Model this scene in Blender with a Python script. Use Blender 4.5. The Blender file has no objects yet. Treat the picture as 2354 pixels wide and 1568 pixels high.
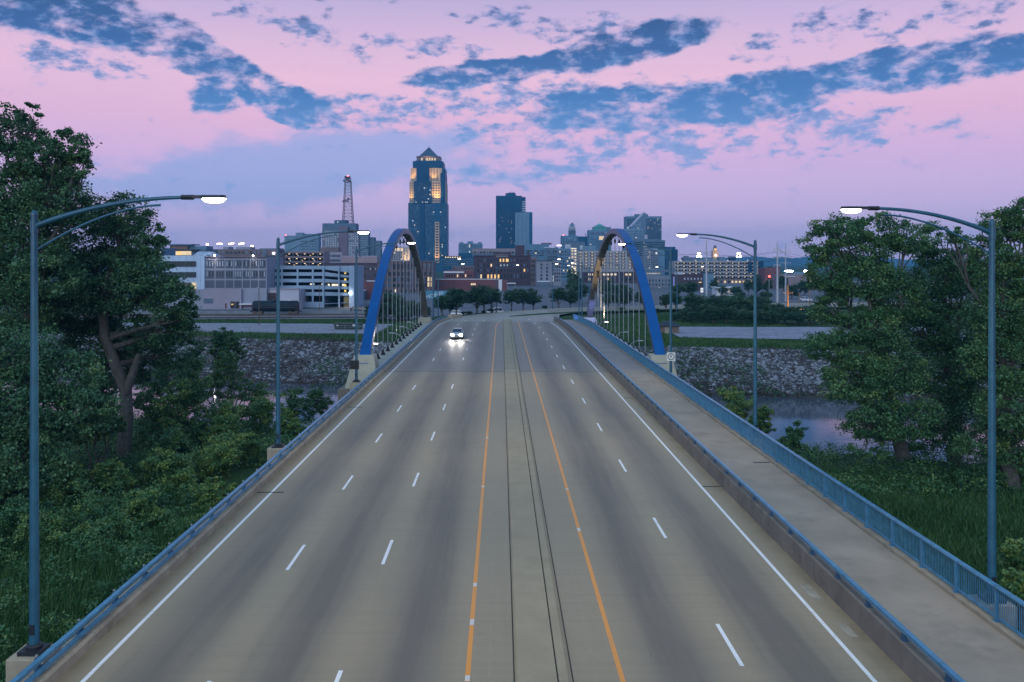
import bpy, math, random
import numpy as np
from mathutils import Vector, Matrix

random.seed(11)
RNG = np.random.default_rng(11)
SC = bpy.context.scene
COL = SC.collection

# ------------------------------------------------------------------ camera
# level camera 12.06 m above the carriageway, looking along the road (+Y), lens shifted down
F, CX, CY, EYE = 2021.0, 1152.0, 603.0, 12.06
cam = bpy.data.cameras.new('camera'); cam_o = bpy.data.objects.new('camera', cam); COL.objects.link(cam_o)
cam.sensor_width = 36; cam.lens = F / 2354 * 36
cam.shift_x = 25 / 2354; cam.shift_y = -181 / 2354
cam.clip_start = 0.5; cam.clip_end = 12000
cam_o.location = (0, 0, EYE); cam_o.rotation_euler = (math.radians(90), 0, 0)
SC.camera = cam_o
SC.render.engine = 'CYCLES'
SC.cycles.use_denoising = True
SC.cycles.max_bounces = 6; SC.cycles.diffuse_bounces = 3; SC.cycles.glossy_bounces = 3
SC.cycles.transmission_bounces = 3; SC.cycles.transparent_max_bounces = 6; SC.cycles.volume_bounces = 0
SC.cycles.sample_clamp_indirect = 4.0
SC.cycles.use_light_tree = True
SC.view_settings.view_transform = 'Standard'; SC.view_settings.look = 'None'
SC.view_settings.exposure = 0.24; SC.view_settings.gamma = 1.0

# ------------------------------------------------------------------ node helper
def srgb(r, g, b):
    f = lambda c: (c / 255 / 12.92) if c <= 10 else ((c / 255 + .055) / 1.055) ** 2.4
    return (f(r), f(g), f(b), 1.0)

class NT:
    def __init__(s, tree): s.t = tree
    def n(s, typ, ins=None, **props):
        nd = s.t.nodes.new(typ)
        for k, v in props.items(): setattr(nd, k, v)
        for k, v in (ins or {}).items():
            sock = nd.inputs[k]
            if isinstance(v, bpy.types.NodeSocket): s.t.links.new(v, sock)
            else: sock.default_value = v
        return nd
    def m(s, op, a, b=None, c=None, clamp=False):
        ins = {0: a}
        if b is not None: ins[1] = b
        if c is not None: ins[2] = c
        return s.n('ShaderNodeMath', ins, operation=op, use_clamp=clamp).outputs[0]
    def smooth(s, v, a, b):
        return s.n('ShaderNodeMapRange', {'Value': v, 'From Min': a, 'From Max': b}, interpolation_type='SMOOTHSTEP').outputs[0]
    def mix(s, f, a, b, blend='MIX'):
        nd = s.t.nodes.new('ShaderNodeMix'); nd.data_type = 'RGBA'; nd.blend_type = blend
        for i, v in ((0, f), (6, a), (7, b)):
            if isinstance(v, bpy.types.NodeSocket): s.t.links.new(v, nd.inputs[i])
            else: nd.inputs[i].default_value = v
        return nd.outputs[2]
    def ramp(s, f, stops, interp='LINEAR'):
        nd = s.t.nodes.new('ShaderNodeValToRGB'); cr = nd.color_ramp; cr.interpolation = interp
        while len(cr.elements) < len(stops): cr.elements.new(0.5)
        for e, (p, c) in zip(cr.elements, stops): e.position = p; e.color = c
        s.t.links.new(f, nd.inputs[0]); return nd.outputs[0]

# ------------------------------------------------------------------ sky (dusk: pink band, blue broken cloud)
SUN_EL, SUN_AZ = math.radians(22.0), math.radians(180)
world = bpy.data.worlds.new('World'); SC.world = world; world.use_nodes = True
wt = world.node_tree; wt.nodes.clear(); W = NT(wt)
gen = W.n('ShaderNodeTexCoord').outputs['Generated']
sep = W.n('ShaderNodeSeparateXYZ', {0: gen})
nx, ny, nz = sep.outputs
nish = W.n('ShaderNodeTexSky', sky_type='NISHITA', sun_disc=False, sun_elevation=SUN_EL, sun_rotation=SUN_AZ)
base = W.ramp(W.m('MULTIPLY', nz, 2.0, clamp=True), [
    (0.0, srgb(208, 186, 224)), (0.06, srgb(206, 182, 223)), (0.13, srgb(206, 175, 219)), (0.22, srgb(210, 170, 212)),
    (0.31, srgb(223, 172, 203)), (0.40, srgb(229, 181, 204)), (0.47, srgb(216, 177, 204)), (0.57, srgb(182, 164, 202)),
    (0.72, srgb(168, 188, 220)), (1.0, srgb(132, 186, 228))])
# slow warm / cool drift across the sky
drift = W.n('ShaderNodeTexNoise', {'Vector': gen, 'Scale': 2.2, 'Detail': 2.0}).outputs[0]
base = W.mix(W.m('MULTIPLY', W.smooth(drift, .45, .75), .35), base, srgb(188, 168, 212))
P = W.n('ShaderNodeCombineXYZ', {0: nx, 1: nz, 2: 0.0}).outputs[0]
stretch = W.n('ShaderNodeVectorMath', {0: gen, 1: (1.0, 1.0, 2.1)}, operation='MULTIPLY').outputs[0]
warpn = W.n('ShaderNodeTexNoise', {'Vector': stretch, 'Scale': 16.0, 'Detail': 4.0, 'Roughness': .55}).outputs['Color']
warp = W.n('ShaderNodeVectorMath', {0: warpn, 1: (.5, .5, .5)}, operation='SUBTRACT').outputs[0]
warp = W.n('ShaderNodeVectorMath', {0: warp, 1: (.05, .03, 0)}, operation='MULTIPLY').outputs[0]
P = W.n('ShaderNodeVectorMath', {0: P, 1: warp}, operation='ADD').outputs[0]

def sky_blob(px, py, hl, hw, deg, amp=1.0):
    v = Vector(((px - CX) / F, 1, (CY - py) / F)); L = v.length; v.normalize()
    mp = W.n('ShaderNodeMapping', {0: P, 1: (v.x, v.z, 0), 2: (0, 0, math.radians(-deg)), 3: (hl / F / L, hw / F / L, 1)}, vector_type='TEXTURE')
    g = W.n('ShaderNodeTexGradient', {0: mp.outputs[0]}, gradient_type='SPHERICAL').outputs[1]
    return g if amp == 1.0 else W.m('MULTIPLY', g, amp)

def blob_max(lst):
    acc = None
    for b in lst:
        g = sky_blob(*b); acc = g if acc is None else W.m('MAXIMUM', acc, g)
    return acc
strong = blob_max([(90, 22, 240, 70, 8), (260, 48, 210, 72, 10), (330, 88, 150, 50, 8), (385, 88, 120, 60, 28), (440, 116, 150, 58, 34), (540, 172, 160, 56, 30), (650, 228, 160, 56, 22),
    (700, 268, 110, 34, 8), (490, 218, 60, 60, 0, .7), (1420, 108, 210, 54, -14), (1290, 142, 190, 36, -8), (1110, 172, 230, 32, -5), (1560, 86, 130, 42, -14, .9),
    (1450, 250, 290, 66, 0), (1680, 228, 340, 62, -7), (1930, 190, 340, 50, -15), (2180, 148, 230, 46, -14), (2390, 116, 210, 50, -12)])
weak = blob_max([(130, 133, 130, 44, 12), (240, 160, 110, 40, 4), (850, 243, 190, 40, -3), (960, 268, 230, 46, -4), (1230, 290, 320, 84, 6),
    (1450, 320, 380, 84, 3), (1760, 308, 380, 64, -5), (1930, 325, 250, 42, -8), (1330, 66, 140, 46, 0, .95), (1110, 44, 140, 34, 0, .95),
    (2240, 22, 120, 46, 8, 1), (1030, 112, 130, 36, 0, .9), (1180, 215, 360, 76, 0, .9), (1430, 370, 300, 44, -2, .85), (1150, 400, 300, 48, -4, .8), (700, 60, 300, 60, 10, .55), (1900, 70, 400, 60, 0, .5)])
n1 = W.n('ShaderNodeTexNoise', {'Vector': stretch, 'Scale': 21.0, 'Detail': 7.0, 'Roughness': .58}).outputs[0]
n2 = W.n('ShaderNodeTexNoise', {'Vector': stretch, 'Scale': 50.0, 'Detail': 5.0, 'Roughness': .62}).outputs[0]
nn = W.m('ADD', W.m('MULTIPLY', n1, .62), W.m('MULTIPLY', n2, .38))
# outside the part of the sky in view the same broken cloud simply goes on
big = W.n('ShaderNodeTexNoise', {'Vector': stretch, 'Scale': 3.2, 'Detail': 3.0}).outputs[0]
outm = W.m('MAXIMUM', W.smooth(nz, .33, .45), W.smooth(ny, .8, .65))
far_cl = W.m('MULTIPLY', W.m('MULTIPLY', W.m('SUBTRACT', big, .47), 3.2), outm)
strong = W.m('MAXIMUM', strong, far_cl)
cap = lambda v, k, c: W.m('MINIMUM', W.m('MULTIPLY', v, k), c)
nw = W.m('ADD', W.m('MULTIPLY', n1, .5), W.m('MULTIPLY', n2, .5))
dS = W.m('ADD', cap(strong, 1.9, .60), W.m('MULTIPLY', W.m('SUBTRACT', nn, .5), 2.35))
dW = W.m('ADD', cap(weak, 1.0, .42), W.m('MULTIPLY', W.m('SUBTRACT', nw, .5), 3.2))
aS = W.m('MULTIPLY', W.smooth(dS, .11, .68), .97)
aW = W.m('MULTIPLY', W.smooth(dW, .22, .66), .85)
specks = W.m('MULTIPLY', W.m('MULTIPLY', W.smooth(nw, .59, .70), .5), W.smooth(nz, .08, .2))
cloud_a = W.m('MAXIMUM', W.m('MAXIMUM', aS, aW), specks)
core = W.smooth(W.m('ADD', W.m('MAXIMUM', dS, W.m('MULTIPLY', dW, .6)), W.m('MULTIPLY', W.m('SUBTRACT', n2, .5), 1.3)), .10, .80)
lift = W.m('MULTIPLY', nz, 3.0, clamp=True)
c_edge = W.ramp(lift, [(0.0, srgb(132, 152, 210)), (0.35, srgb(126, 150, 206)), (0.55, srgb(104, 146, 202)), (0.75, srgb(86, 128, 186)), (1.0, srgb(96, 122, 180))])
c_core = W.ramp(lift, [(0.0, srgb(112, 142, 202)), (0.35, srgb(92, 140, 200)), (0.55, srgb(38, 104, 168)), (0.70, srgb(14, 78, 140)), (0.84, srgb(4, 58, 110)), (1.0, srgb(12, 58, 108))])
ccol = W.mix(core, c_edge, c_core)
veil = W.m('MULTIPLY', W.smooth(W.m('ADD', blob_max([(700, 388, 560, 120, -8), (880, 345, 340, 80, -10, .9), (480, 425, 420, 80, -5, .9), (1150, 405, 260, 40, -3, .5)]), W.m('MULTIPLY', W.m('SUBTRACT', n1, .5), 1.1)), .08, .55), .72)
sky = W.mix(veil, base, srgb(128, 156, 212))
sky = W.mix(cloud_a, sky, ccol)
nb = W.n('ShaderNodeBackground', {'Color': nish.outputs[0], 'Strength': 0.010})
bg = W.n('ShaderNodeBackground', {'Color': sky, 'Strength': 0.96})
add = W.n('ShaderNodeAddShader', {0: nb.outputs[0], 1: bg.outputs[0]})
W.n('ShaderNodeOutputWorld', {'Surface': add.outputs[0]})

# broad low fill light added behind the camera to brighten trees and facades
sl = bpy.data.lights.new('fill_sun', 'SUN'); sl.energy = 1.25; sl.angle = math.radians(50); sl.color = (.80, .95, 1.0)
so = bpy.data.objects.new('fill_sun', sl); COL.objects.link(so)
so.rotation_euler = (math.radians(90) - SUN_EL, 0, math.radians(-14))

# ------------------------------------------------------------------ materials
MATS = {}
def mat(name, col, rough=.7, var=.18, scale=2.0, metal=0.0, spec=.3, bump=0.0, bscale=None, detail=5, emit=None, estr=0.0, stain=None):
    if name in MATS: return MATS[name]
    m = bpy.data.materials.new(name); m.use_nodes = True; t = m.node_tree; t.nodes.clear(); N = NT(t)
    co = N.n('ShaderNodeTexCoord').outputs['Object']
    geo = N.n('ShaderNodeNewGeometry').outputs['Position']
    no = N.n('ShaderNodeTexNoise', {'Vector': geo, 'Scale': scale, 'Detail': float(detail), 'Roughness': .6}).outputs[0]
    c = tuple(col[:3]) + (1,)
    lo = tuple(x * (1 - var) for x in c[:3]) + (1,); hi = tuple(min(1, x * (1 + var)) for x in c[:3]) + (1,)
    colr = N.ramp(no, [(.3, lo), (.7, hi)])
    if stain:
        sn = N.n('ShaderNodeTexNoise', {'Vector': geo, 'Scale': stain[1], 'Detail': 6.0, 'Roughness': .7}).outputs[0]
        colr = N.mix(N.m('MULTIPLY', N.smooth(sn, .5, .72), stain[2]), colr, stain[0])
    p = N.n('ShaderNodeBsdfPrincipled', {'Base Color': colr, 'Roughness': rough, 'Metallic': metal, 'Specular IOR Level': spec})
    if emit:
        p.inputs['Emission Color'].default_value = tuple(emit[:3]) + (1,); p.inputs['Emission Strength'].default_value = estr
    if bump:
        bn = N.n('ShaderNodeTexNoise', {'Vector': geo, 'Scale': bscale or scale * 4, 'Detail': 6.0}).outputs[0]
        b = N.n('ShaderNodeBump', {'Height': bn, 'Strength': bump, 'Distance': .05})
        t.links.new(b.outputs[0], p.inputs['Normal'])
    N.n('ShaderNodeOutputMaterial', {'Surface': p.outputs[0]})
    MATS[name] = m
    return m

def emis(name, col, strength, sample=False):
    if name in MATS: return MATS[name]
    m = bpy.data.materials.new(name); m.use_nodes = True; t = m.node_tree; t.nodes.clear(); N = NT(t)
    geo = N.n('ShaderNodeNewGeometry').outputs['Position']
    no = N.n('ShaderNodeTexNoise', {'Vector': geo, 'Scale': .9, 'Detail': 2.0}).outputs[0]
    st = N.m('MULTIPLY', N.m('ADD', .55, N.m('MULTIPLY', no, .9)), strength)
    e = N.n('ShaderNodeEmission', {'Color': tuple(col[:3]) + (1,), 'Strength': st})
    N.n('ShaderNodeOutputMaterial', {'Surface': e.outputs[0]})
    if not sample: m.cycles.emission_sampling = 'NONE'
    MATS[name] = m
    return m

def road_mat(name, light, dark, wear):
    m = bpy.data.materials.new(name); m.use_nodes = True; t = m.node_tree; t.nodes.clear(); N = NT(t)
    geo = N.n('ShaderNodeNewGeometry').outputs['Position']
    s = N.n('ShaderNodeSeparateXYZ', {0: geo}); x, y = s.outputs[0], s.outputs[1]
    wav = lambda off, per: N.m('SUBTRACT', .5, N.m('MULTIPLY', N.m('COSINE', N.m('MULTIPLY', N.m('ADD', x, off), 2 * math.pi / per)), .5))
    left = N.m('MULTIPLY', wav(.98, 3.68), N.m('MULTIPLY', N.smooth(x, -12.3, -11.6), N.smooth(x, -.9, -1.6)))
    right = N.m('MULTIPLY', wav(-3.5, 3.63), N.m('MULTIPLY', N.smooth(x, 3.4, 4.1), N.smooth(x, 10.9, 10.2)))
    lane = N.m('ADD', left, right)
    sv = N.n('ShaderNodeVectorMath', {0: geo, 1: (1.0, .045, 1.0)}, operation='MULTIPLY').outputs[0]
    st = N.n('ShaderNodeTexNoise', {'Vector': sv, 'Scale': 1.1, 'Detail': 6.0, 'Roughness': .62}).outputs[0]
    pat = N.n('ShaderNodeTexNoise', {'Vector': geo, 'Scale': .16, 'Detail': 5.0, 'Roughness': .6}).outputs[0]
    fine = N.n('ShaderNodeTexNoise', {'Vector': geo, 'Scale': 9.0, 'Detail': 6.0, 'Roughness': .7}).outputs[0]
    f = N.m('MULTIPLY', lane, N.m('ADD', .35, N.m('MULTIPLY', st, 1.25)), clamp=True)
    f = N.m('ADD', N.m('MULTIPLY', f, wear), N.m('MULTIPLY', N.m('SUBTRACT', pat, .5), .55), clamp=True)
    f = N.m('ADD', f, N.m('MULTIPLY', N.smooth(st, .5, .8), .22), clamp=True)
    c = N.mix(f, light, dark)
    # transverse tining and pour joints
    bars = N.n('ShaderNodeVectorMath', {0: geo, 1: (.05, 2.4, 1.0)}, operation='MULTIPLY').outputs[0]
    tin = N.n('ShaderNodeTexNoise', {'Vector': bars, 'Scale': 1.6, 'Detail': 3.0}).outputs[0]
    c = N.mix(N.m('MULTIPLY', N.smooth(tin, .45, .7), .10), c, (.09, .085, .08, 1))
    c = N.mix(N.m('MULTIPLY', N.m('SUBTRACT', fine, .35), .50, clamp=True), c, tuple(v * .45 for v in light[:3]) + (1,))
    blot = N.n('ShaderNodeTexNoise', {'Vector': geo, 'Scale': .55, 'Detail': 7.0, 'Roughness': .72}).outputs[0]
    c = N.mix(N.m('MULTIPLY', N.smooth(blot, .60, .76), .28), c, (.10, .085, .065, 1))
    dn = N.m('ADD', .25, N.m('MULTIPLY', N.smooth(blot, .35, .65), .75))
    dirt = N.m('MAXIMUM', N.smooth(x, 10.95, 11.9), N.smooth(x, -12.15, -12.9))
    c = N.mix(N.m('MULTIPLY', N.m('MULTIPLY', dirt, dn), .7), c, (.135, .108, .062, 1))
    rough = N.m('ADD', .50, N.m('MULTIPLY', st, .2))
    bmp = N.n('ShaderNodeBump', {'Height': N.m('ADD', fine, N.m('MULTIPLY', tin, .6)), 'Strength': .35, 'Distance': .012})
    p = N.n('ShaderNodeBsdfPrincipled', {'Base Color': c, 'Roughness': rough, 'Specular IOR Level': .35, 'Normal': bmp.outputs[0]})
    N.n('ShaderNodeOutputMaterial', {'Surface': p.outputs[0]})
    MATS[name] = m
    return m

def paint_mat(name, col, under, wear):
    m = bpy.data.materials.new(name); m.use_nodes = True; t = m.node_tree; t.nodes.clear(); N = NT(t)
    geo = N.n('ShaderNodeNewGeometry').outputs['Position']
    a = N.n('ShaderNodeTexNoise', {'Vector': geo, 'Scale': 7.0, 'Detail': 7.0, 'Roughness': .7}).outputs[0]
    b = N.n('ShaderNodeTexNoise', {'Vector': geo, 'Scale': .7, 'Detail': 3.0}).outputs[0]
    f = N.m('MULTIPLY', N.smooth(N.m('ADD', N.m('MULTIPLY', a, .6), N.m('MULTIPLY', b, .4)), .5, .68), wear)
    c = N.mix(f, col, under)
    p = N.n('ShaderNodeBsdfPrincipled', {'Base Color': c, 'Roughness': .45})
    N.n('ShaderNodeOutputMaterial', {'Surface': p.outputs[0]})
    MATS[name] = m
    return m

def leaf_mat(name, lo, mid, hi, trans=.22):
    m = bpy.data.materials.new(name); m.use_nodes = True; t = m.node_tree; t.nodes.clear(); N = NT(t)
    at = N.n('ShaderNodeAttribute', attribute_name='tint').outputs['Fac']
    rnd = N.n('ShaderNodeObjectInfo').outputs['Random']
    f = N.m('ADD', at, N.m('MULTIPLY', N.m('SUBTRACT', rnd, .5), .22), clamp=True)
    c = N.ramp(f, [(0.0, lo), (.55, mid), (1.0, hi)])
    p = N.n('ShaderNodeBsdfPrincipled', {'Base Color': c, 'Roughness': .5, 'Specular IOR Level': .35})
    tr = N.n('ShaderNodeBsdfTranslucent', {'Color': c})
    mx = N.n('ShaderNodeMixShader', {0: trans, 1: p.outputs[0], 2: tr.outputs[0]})
    N.n('ShaderNodeOutputMaterial', {'Surface': mx.outputs[0]})
    MATS[name] = m
    return m

concrete = mat('concrete', (.315, .275, .208), .8, .2, 1.2, bump=.2, bscale=6, stain=((.13, .115, .09, 1), .5, .55))
median_c = mat('median_concrete', (.315, .262, .178), .8, .12, .7, bump=.15, bscale=8, stain=((.24, .2, .14, 1), .35, .4))
conc_wall = mat('concrete_wall', (.175, .158, .134), .8, .2, .8, bump=.2, bscale=7, stain=((.09, .08, .07, 1), .7, .7))
conc_pale = mat('concrete_pale', (.36, .35, .285), .8, .15, .8, bump=.25, bscale=5, stain=((.24, .23, .2, 1), .4, .6))
walk_m = mat('footway_concrete', (.32, .262, .205), .75, .16, .35, bump=.25, bscale=9, stain=((.17, .15, .125, 1), .45, .55))
walk2_m = mat('footway_deck', (.285, .240, .225), .75, .14, .35, bump=.25, bscale=9, stain=((.18, .16, .16, 1), .5, .5))
blue_rail = mat('blue_rail_paint', (.055, .205, .345), .36, .22, 3.0, spec=.5, stain=((.03, .09, .16, 1), 2.2, .6))
blue_dark = mat('blue_rail_dark', (.030, .085, .155), .45, .22, 3.0, spec=.4)
blue_arch = mat('arch_blue_paint', (.001, .078, .275), .5, .12, .5, spec=.22, stain=((.001, .06, .22, 1), .6, .5))
lamp_blue = mat('lamp_blue_paint', (.019, .095, .155), .38, .2, 2.0, spec=.5, stain=((.02, .06, .10, 1), 3.0, .5))
lamp_dark = mat('lamp_housing', (.018, .022, .03), .4, .2, 4)
black_m = mat('black_metal', (.012, .012, .014), .5, .2, 4)
dark_joint = mat('joint_sealant', (.022, .022, .022), .8, .3, 3)
steel = mat('galvanised_steel', (.30, .33, .36), .45, .18, 2, metal=.5)
rust = mat('rusty_steel', (.10, .07, .055), .7, .3, 1)
bark = mat('bark', (.088, .088, .082), .9, .35, 4, bump=.6, bscale=9, stain=((.03, .027, .024, 1), 1.5, .7))
white_paint = paint_mat('white_paint', (.80, .80, .80, 1), (.30, .28, .25, 1), .55)
orange_paint = paint_mat('orange_paint', (.72, .27, .025, 1), (.34, .24, .14, 1), .45)
white_worn = paint_mat('white_worn_paint', (.60, .58, .54, 1), (.32, .29, .24, 1), .8)
lens_m = emis('lamp_lens', (1.0, .97, .86), 26.0)
lens_small = emis('lamp_lens_far', (1.0, .90, .70), 6.0)
road_near = road_mat('road_concrete', (.305, .248, .165, 1), (.150, .127, .100, 1), .95)
road_deck = road_mat('deck_concrete', (.255, .208, .165, 1), (.145, .124, .110, 1), .85)
road_far = road_mat('street_concrete', (.29, .27, .24, 1), (.18, .17, .16, 1), .3)
leafA = leaf_mat('leaf_cottonwood', (.032, .096, .050, 1), (.080, .186, .082, 1), (.175, .27, .10, 1))
leafB = leaf_mat('leaf_maple', (.030, .095, .046, 1), (.074, .184, .076, 1), (.17, .265, .085, 1))
leafC = leaf_mat('leaf_bush', (.030, .095, .044, 1), (.074, .185, .068, 1), (.20, .28, .068, 1))
leafD = leaf_mat('leaf_far', (.016, .058, .034, 1), (.038, .105, .052, 1), (.085, .160, .062, 1))
leafG = leaf_mat('grass_blade', (.020, .072, .022, 1), (.048, .128, .034, 1), (.100, .175, .045, 1))
leafR = leaf_mat('dry_weed', (.06, .045, .04, 1), (.12, .085, .075, 1), (.18, .14, .11, 1))

# ------------------------------------------------------------------ objects
WLOC = {}
def tag(o, label=None, cat=None, group=None, kind=None):
    if label: o['label'] = label
    if cat: o['category'] = cat
    if group: o['group'] = group
    if kind: o['kind'] = kind
    return o

def thing(name, label, cat, loc, group=None):
    o = bpy.data.objects.new(name, None); COL.objects.link(o); o.location = loc; o.empty_display_size = .3
    WLOC[o.name] = Vector(loc)
    return tag(o, label, cat, group)

def raw_mesh(name, V, polys_flat, nper, material, smooth=False):
    """fast mesh: V (n,3), polys_flat flat index array, nper vertices per face"""
    me = bpy.data.meshes.new(name); V = np.asarray(V, dtype=np.float32); idx = np.asarray(polys_flat, dtype=np.int32).ravel()
    nf = len(idx) // nper
    me.vertices.add(len(V)); me.vertices.foreach_set('co', V.ravel())
    me.loops.add(len(idx)); me.loops.foreach_set('vertex_index', idx)
    me.polygons.add(nf); me.polygons.foreach_set('loop_start', np.arange(0, nf * nper, nper, dtype=np.int32))
    if smooth: me.polygons.foreach_set('use_smooth', np.ones(nf, dtype=bool))
    me.update(calc_edges=True); me.materials.append(material)
    return me

def put(name, me, parent=None, loc=(0, 0, 0), rot=(0, 0, 0), scale=(1, 1, 1)):
    o = bpy.data.objects.new(name, me); COL.objects.link(o)
    o.location = loc; o.rotation_euler = rot; o.scale = scale
    if parent is not None: o.parent = parent
    WLOC[o.name] = Vector(loc) + (WLOC[parent.name] if parent is not None else Vector())
    return o

class MB:
    """collects shapes in world coordinates and links them as one mesh object"""
    def __init__(s): s.v = []; s.f = []
    def face(s, pts):
        n = len(s.v); s.v += [tuple(p) for p in pts]; s.f.append(tuple(range(n, n + len(pts)))); return s
    def hexa(s, b, t):
        n = len(s.v); s.v += [tuple(p) for p in b] + [tuple(p) for p in t]
        s.f += [(n + 3, n + 2, n + 1, n), (n + 4, n + 5, n + 6, n + 7)] + [(n + i, n + (i + 1) % 4, n + 4 + (i + 1) % 4, n + 4 + i) for i in range(4)]
        return s
    def box(s, x0, x1, y0, y1, z0, z1):
        return s.hexa([(x0, y0, z0), (x1, y0, z0), (x1, y1, z0), (x0, y1, z0)], [(x0, y0, z1), (x1, y0, z1), (x1, y1, z1), (x0, y1, z1)])
    def tube(s, pts, rad, n=10, cap=True):
        pts = [Vector(p) for p in pts]; k = len(pts)
        if not hasattr(rad, '__len__'): rad = [rad] * k
        base = len(s.v); ref = None
        for i, p in enumerate(pts):
            d = (pts[min(i + 1, k - 1)] - pts[max(i - 1, 0)]).normalized()
            if ref is None:
                ref = d.orthogonal().normalized()
            ref = (ref - d * ref.dot(d)).normalized(); b = d.cross(ref)
            for j in range(n):
                a = 2 * math.pi * j / n
                s.v.append(tuple(p + (ref * math.cos(a) + b * math.sin(a)) * rad[i]))
        for i in range(k - 1):
            for j in range(n):
                a, c = base + i * n + j, base + i * n + (j + 1) % n
                s.f.append((a, c, c + n, a + n))
        if cap:
            s.f.append(tuple(base + j for j in reversed(range(n)))); s.f.append(tuple(base + (k - 1) * n + j for j in range(n)))
        return s
    def sweep(s, rings, closed=True, cap=True):
        """rings: list of equally long point loops"""
        n = len(rings[0]); base = len(s.v)
        for r in rings: s.v += [tuple(p) for p in r]
        for i in range(len(rings) - 1):
            for j in range(n if closed else n - 1):
                a, c = base + i * n + j, base + i * n + (j + 1) % n
                s.f.append((a, c, c + n, a + n))
        if cap and closed:
            s.f.append(tuple(base + j for j in reversed(range(n)))); s.f.append(tuple(base + (len(rings) - 1) * n + j for j in range(n)))
        return s
    def mesh(s, name, material, origin=(0, 0, 0), smooth=False, bevel=0):
        me = bpy.data.meshes.new(name); o = Vector(origin)
        me.from_pydata([tuple(Vector(p) - o) for p in s.v], [], s.f); me.update()
        me.materials.append(material)
        if smooth: me.polygons.foreach_set('use_smooth', [True] * len(me.polygons))
        return me
    def build(s, name, material, parent=None, smooth=False, origin=None, kind=None, bevel=0.0):
        o = Vector(origin) if origin is not None else (WLOC[parent.name] if parent is not None else Vector())
        ob = bpy.data.objects.new(name, s.mesh(name, material, o, smooth)); COL.objects.link(ob)
        if parent is not None: ob.parent = parent; ob.location = o - WLOC[parent.name]
        else: ob.location = o
        WLOC[ob.name] = o
        if kind: ob['kind'] = kind
        if bevel:
            b = ob.modifiers.new('bevel', 'BEVEL'); b.width = bevel; b.segments = 2; b.limit_method = 'ANGLE'
        if smooth:
            ob.data.set_sharp_from_angle(angle=math.radians(40))
        return ob

CUBES = {}
def cube_part(name, parent, x0, x1, y0, y1, z0, z1, material):
    """a box part that shares one unit mesh per material"""
    if material.name not in CUBES:
        CUBES[material.name] = MB().box(-.5, .5, -.5, .5, -.5, .5).mesh('block', material)
    pl = WLOC[parent.name] if parent is not None else Vector()
    return put(name, CUBES[material.name], parent, Vector(((x0 + x1) / 2, (y0 + y1) / 2, (z0 + z1) / 2)) - pl, scale=(abs(x1 - x0), abs(y1 - y0), abs(z1 - z0)))

def spot(parent, name, loc, target, power, size_deg, col, blend=.6, radius=.15):
    l = bpy.data.lights.new(name, 'SPOT'); l.energy = power; l.spot_size = math.radians(size_deg); l.spot_blend = blend; l.color = col; l.shadow_soft_size = radius
    o = bpy.data.objects.new(name, l); COL.objects.link(o); o.parent = parent
    o.location = Vector(loc) - WLOC[parent.name]
    o.rotation_euler = (Vector(target) - Vector(loc)).to_track_quat('-Z', 'Y').to_euler()
    return o

def text_mesh(txt, size, extrude, material):
    cu = bpy.data.curves.new('lettering', 'FONT'); cu.body = txt; cu.size = size; cu.extrude = extrude; cu.align_x = 'CENTER'; cu.align_y = 'CENTER'
    o = bpy.data.objects.new('lettering_tmp', cu); COL.objects.link(o)
    bpy.context.view_layer.update()
    me = bpy.data.meshes.new_from_object(o.evaluated_get(bpy.context.evaluated_depsgraph_get()))
    bpy.data.objects.remove(o); me.materials.clear(); me.materials.append(material); return me

def wx(x, Y): return (x - CX) * Y / F
def wz(y, Y): return EYE + (CY - y) * Y / F
def sstep(a, b, x):
    t = np.clip((x - a) / (b - a), 0, 1); return t * t * (3 - 2 * t)
# ------------------------------------------------------------------ terrain and river
ROADC = np.array([(0, 178), (1, 190), (6, 206), (24, 224), (60, 240), (130, 252), (400, 262)], float)
def near_bank(X): return 94 - .25 * np.clip(X, -140, 120)
def far_bank(X): return 131 - .19 * np.clip(X, -160, 160)
def bank_w(X): return 22.5 - .09 * np.clip(X, -80, 80)
def lump(X, Y, s=1.0):
    return (np.sin(X * .31 * s + 1.3) * np.cos(Y * .27 * s + .4) + .6 * np.sin(X * .73 * s + Y * .51 * s) + .35 * np.cos(X * 1.37 * s - Y * 1.11 * s)) / 1.95
def road_dist(X, Y):
    d = np.full(np.shape(X), 1e9)
    for a, b in zip(ROADC[:-1], ROADC[1:]):
        ab = b - a; L = (ab ** 2).sum()
        t = np.clip(((X - a[0]) * ab[0] + (Y - a[1]) * ab[1]) / L, 0, 1)
        d = np.minimum(d, np.hypot(X - a[0] - t * ab[0], Y - a[1] - t * ab[1]))
    return d
def gz(X, Y):
    X = np.asarray(X, float); Y = np.asarray(Y, float)
    yn, yf, w = near_bank(X), far_bank(X), bank_w(X)
    near = -5.0 + .35 * lump(X, Y)
    plate = -2.0 + .6 * sstep(0, 35, X) + .06 * lump(X, Y)
    d = road_dist(X, Y); plate = plate + (-.50 - plate) * sstep(27, 15, d)
    t = sstep(yn - 9, yn + 1, Y)
    z = near * (1 - t) + (-8.6) * t
    t2 = np.clip((Y - yf + 3) / (w + 3), 0, 1); t2 = t2 * .85 + .15 * t2 * t2 * (3 - 2 * t2)
    rise = -8.0 + (plate + 8.0) * t2
    return np.where(Y > yf - 3, rise, z)

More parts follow.
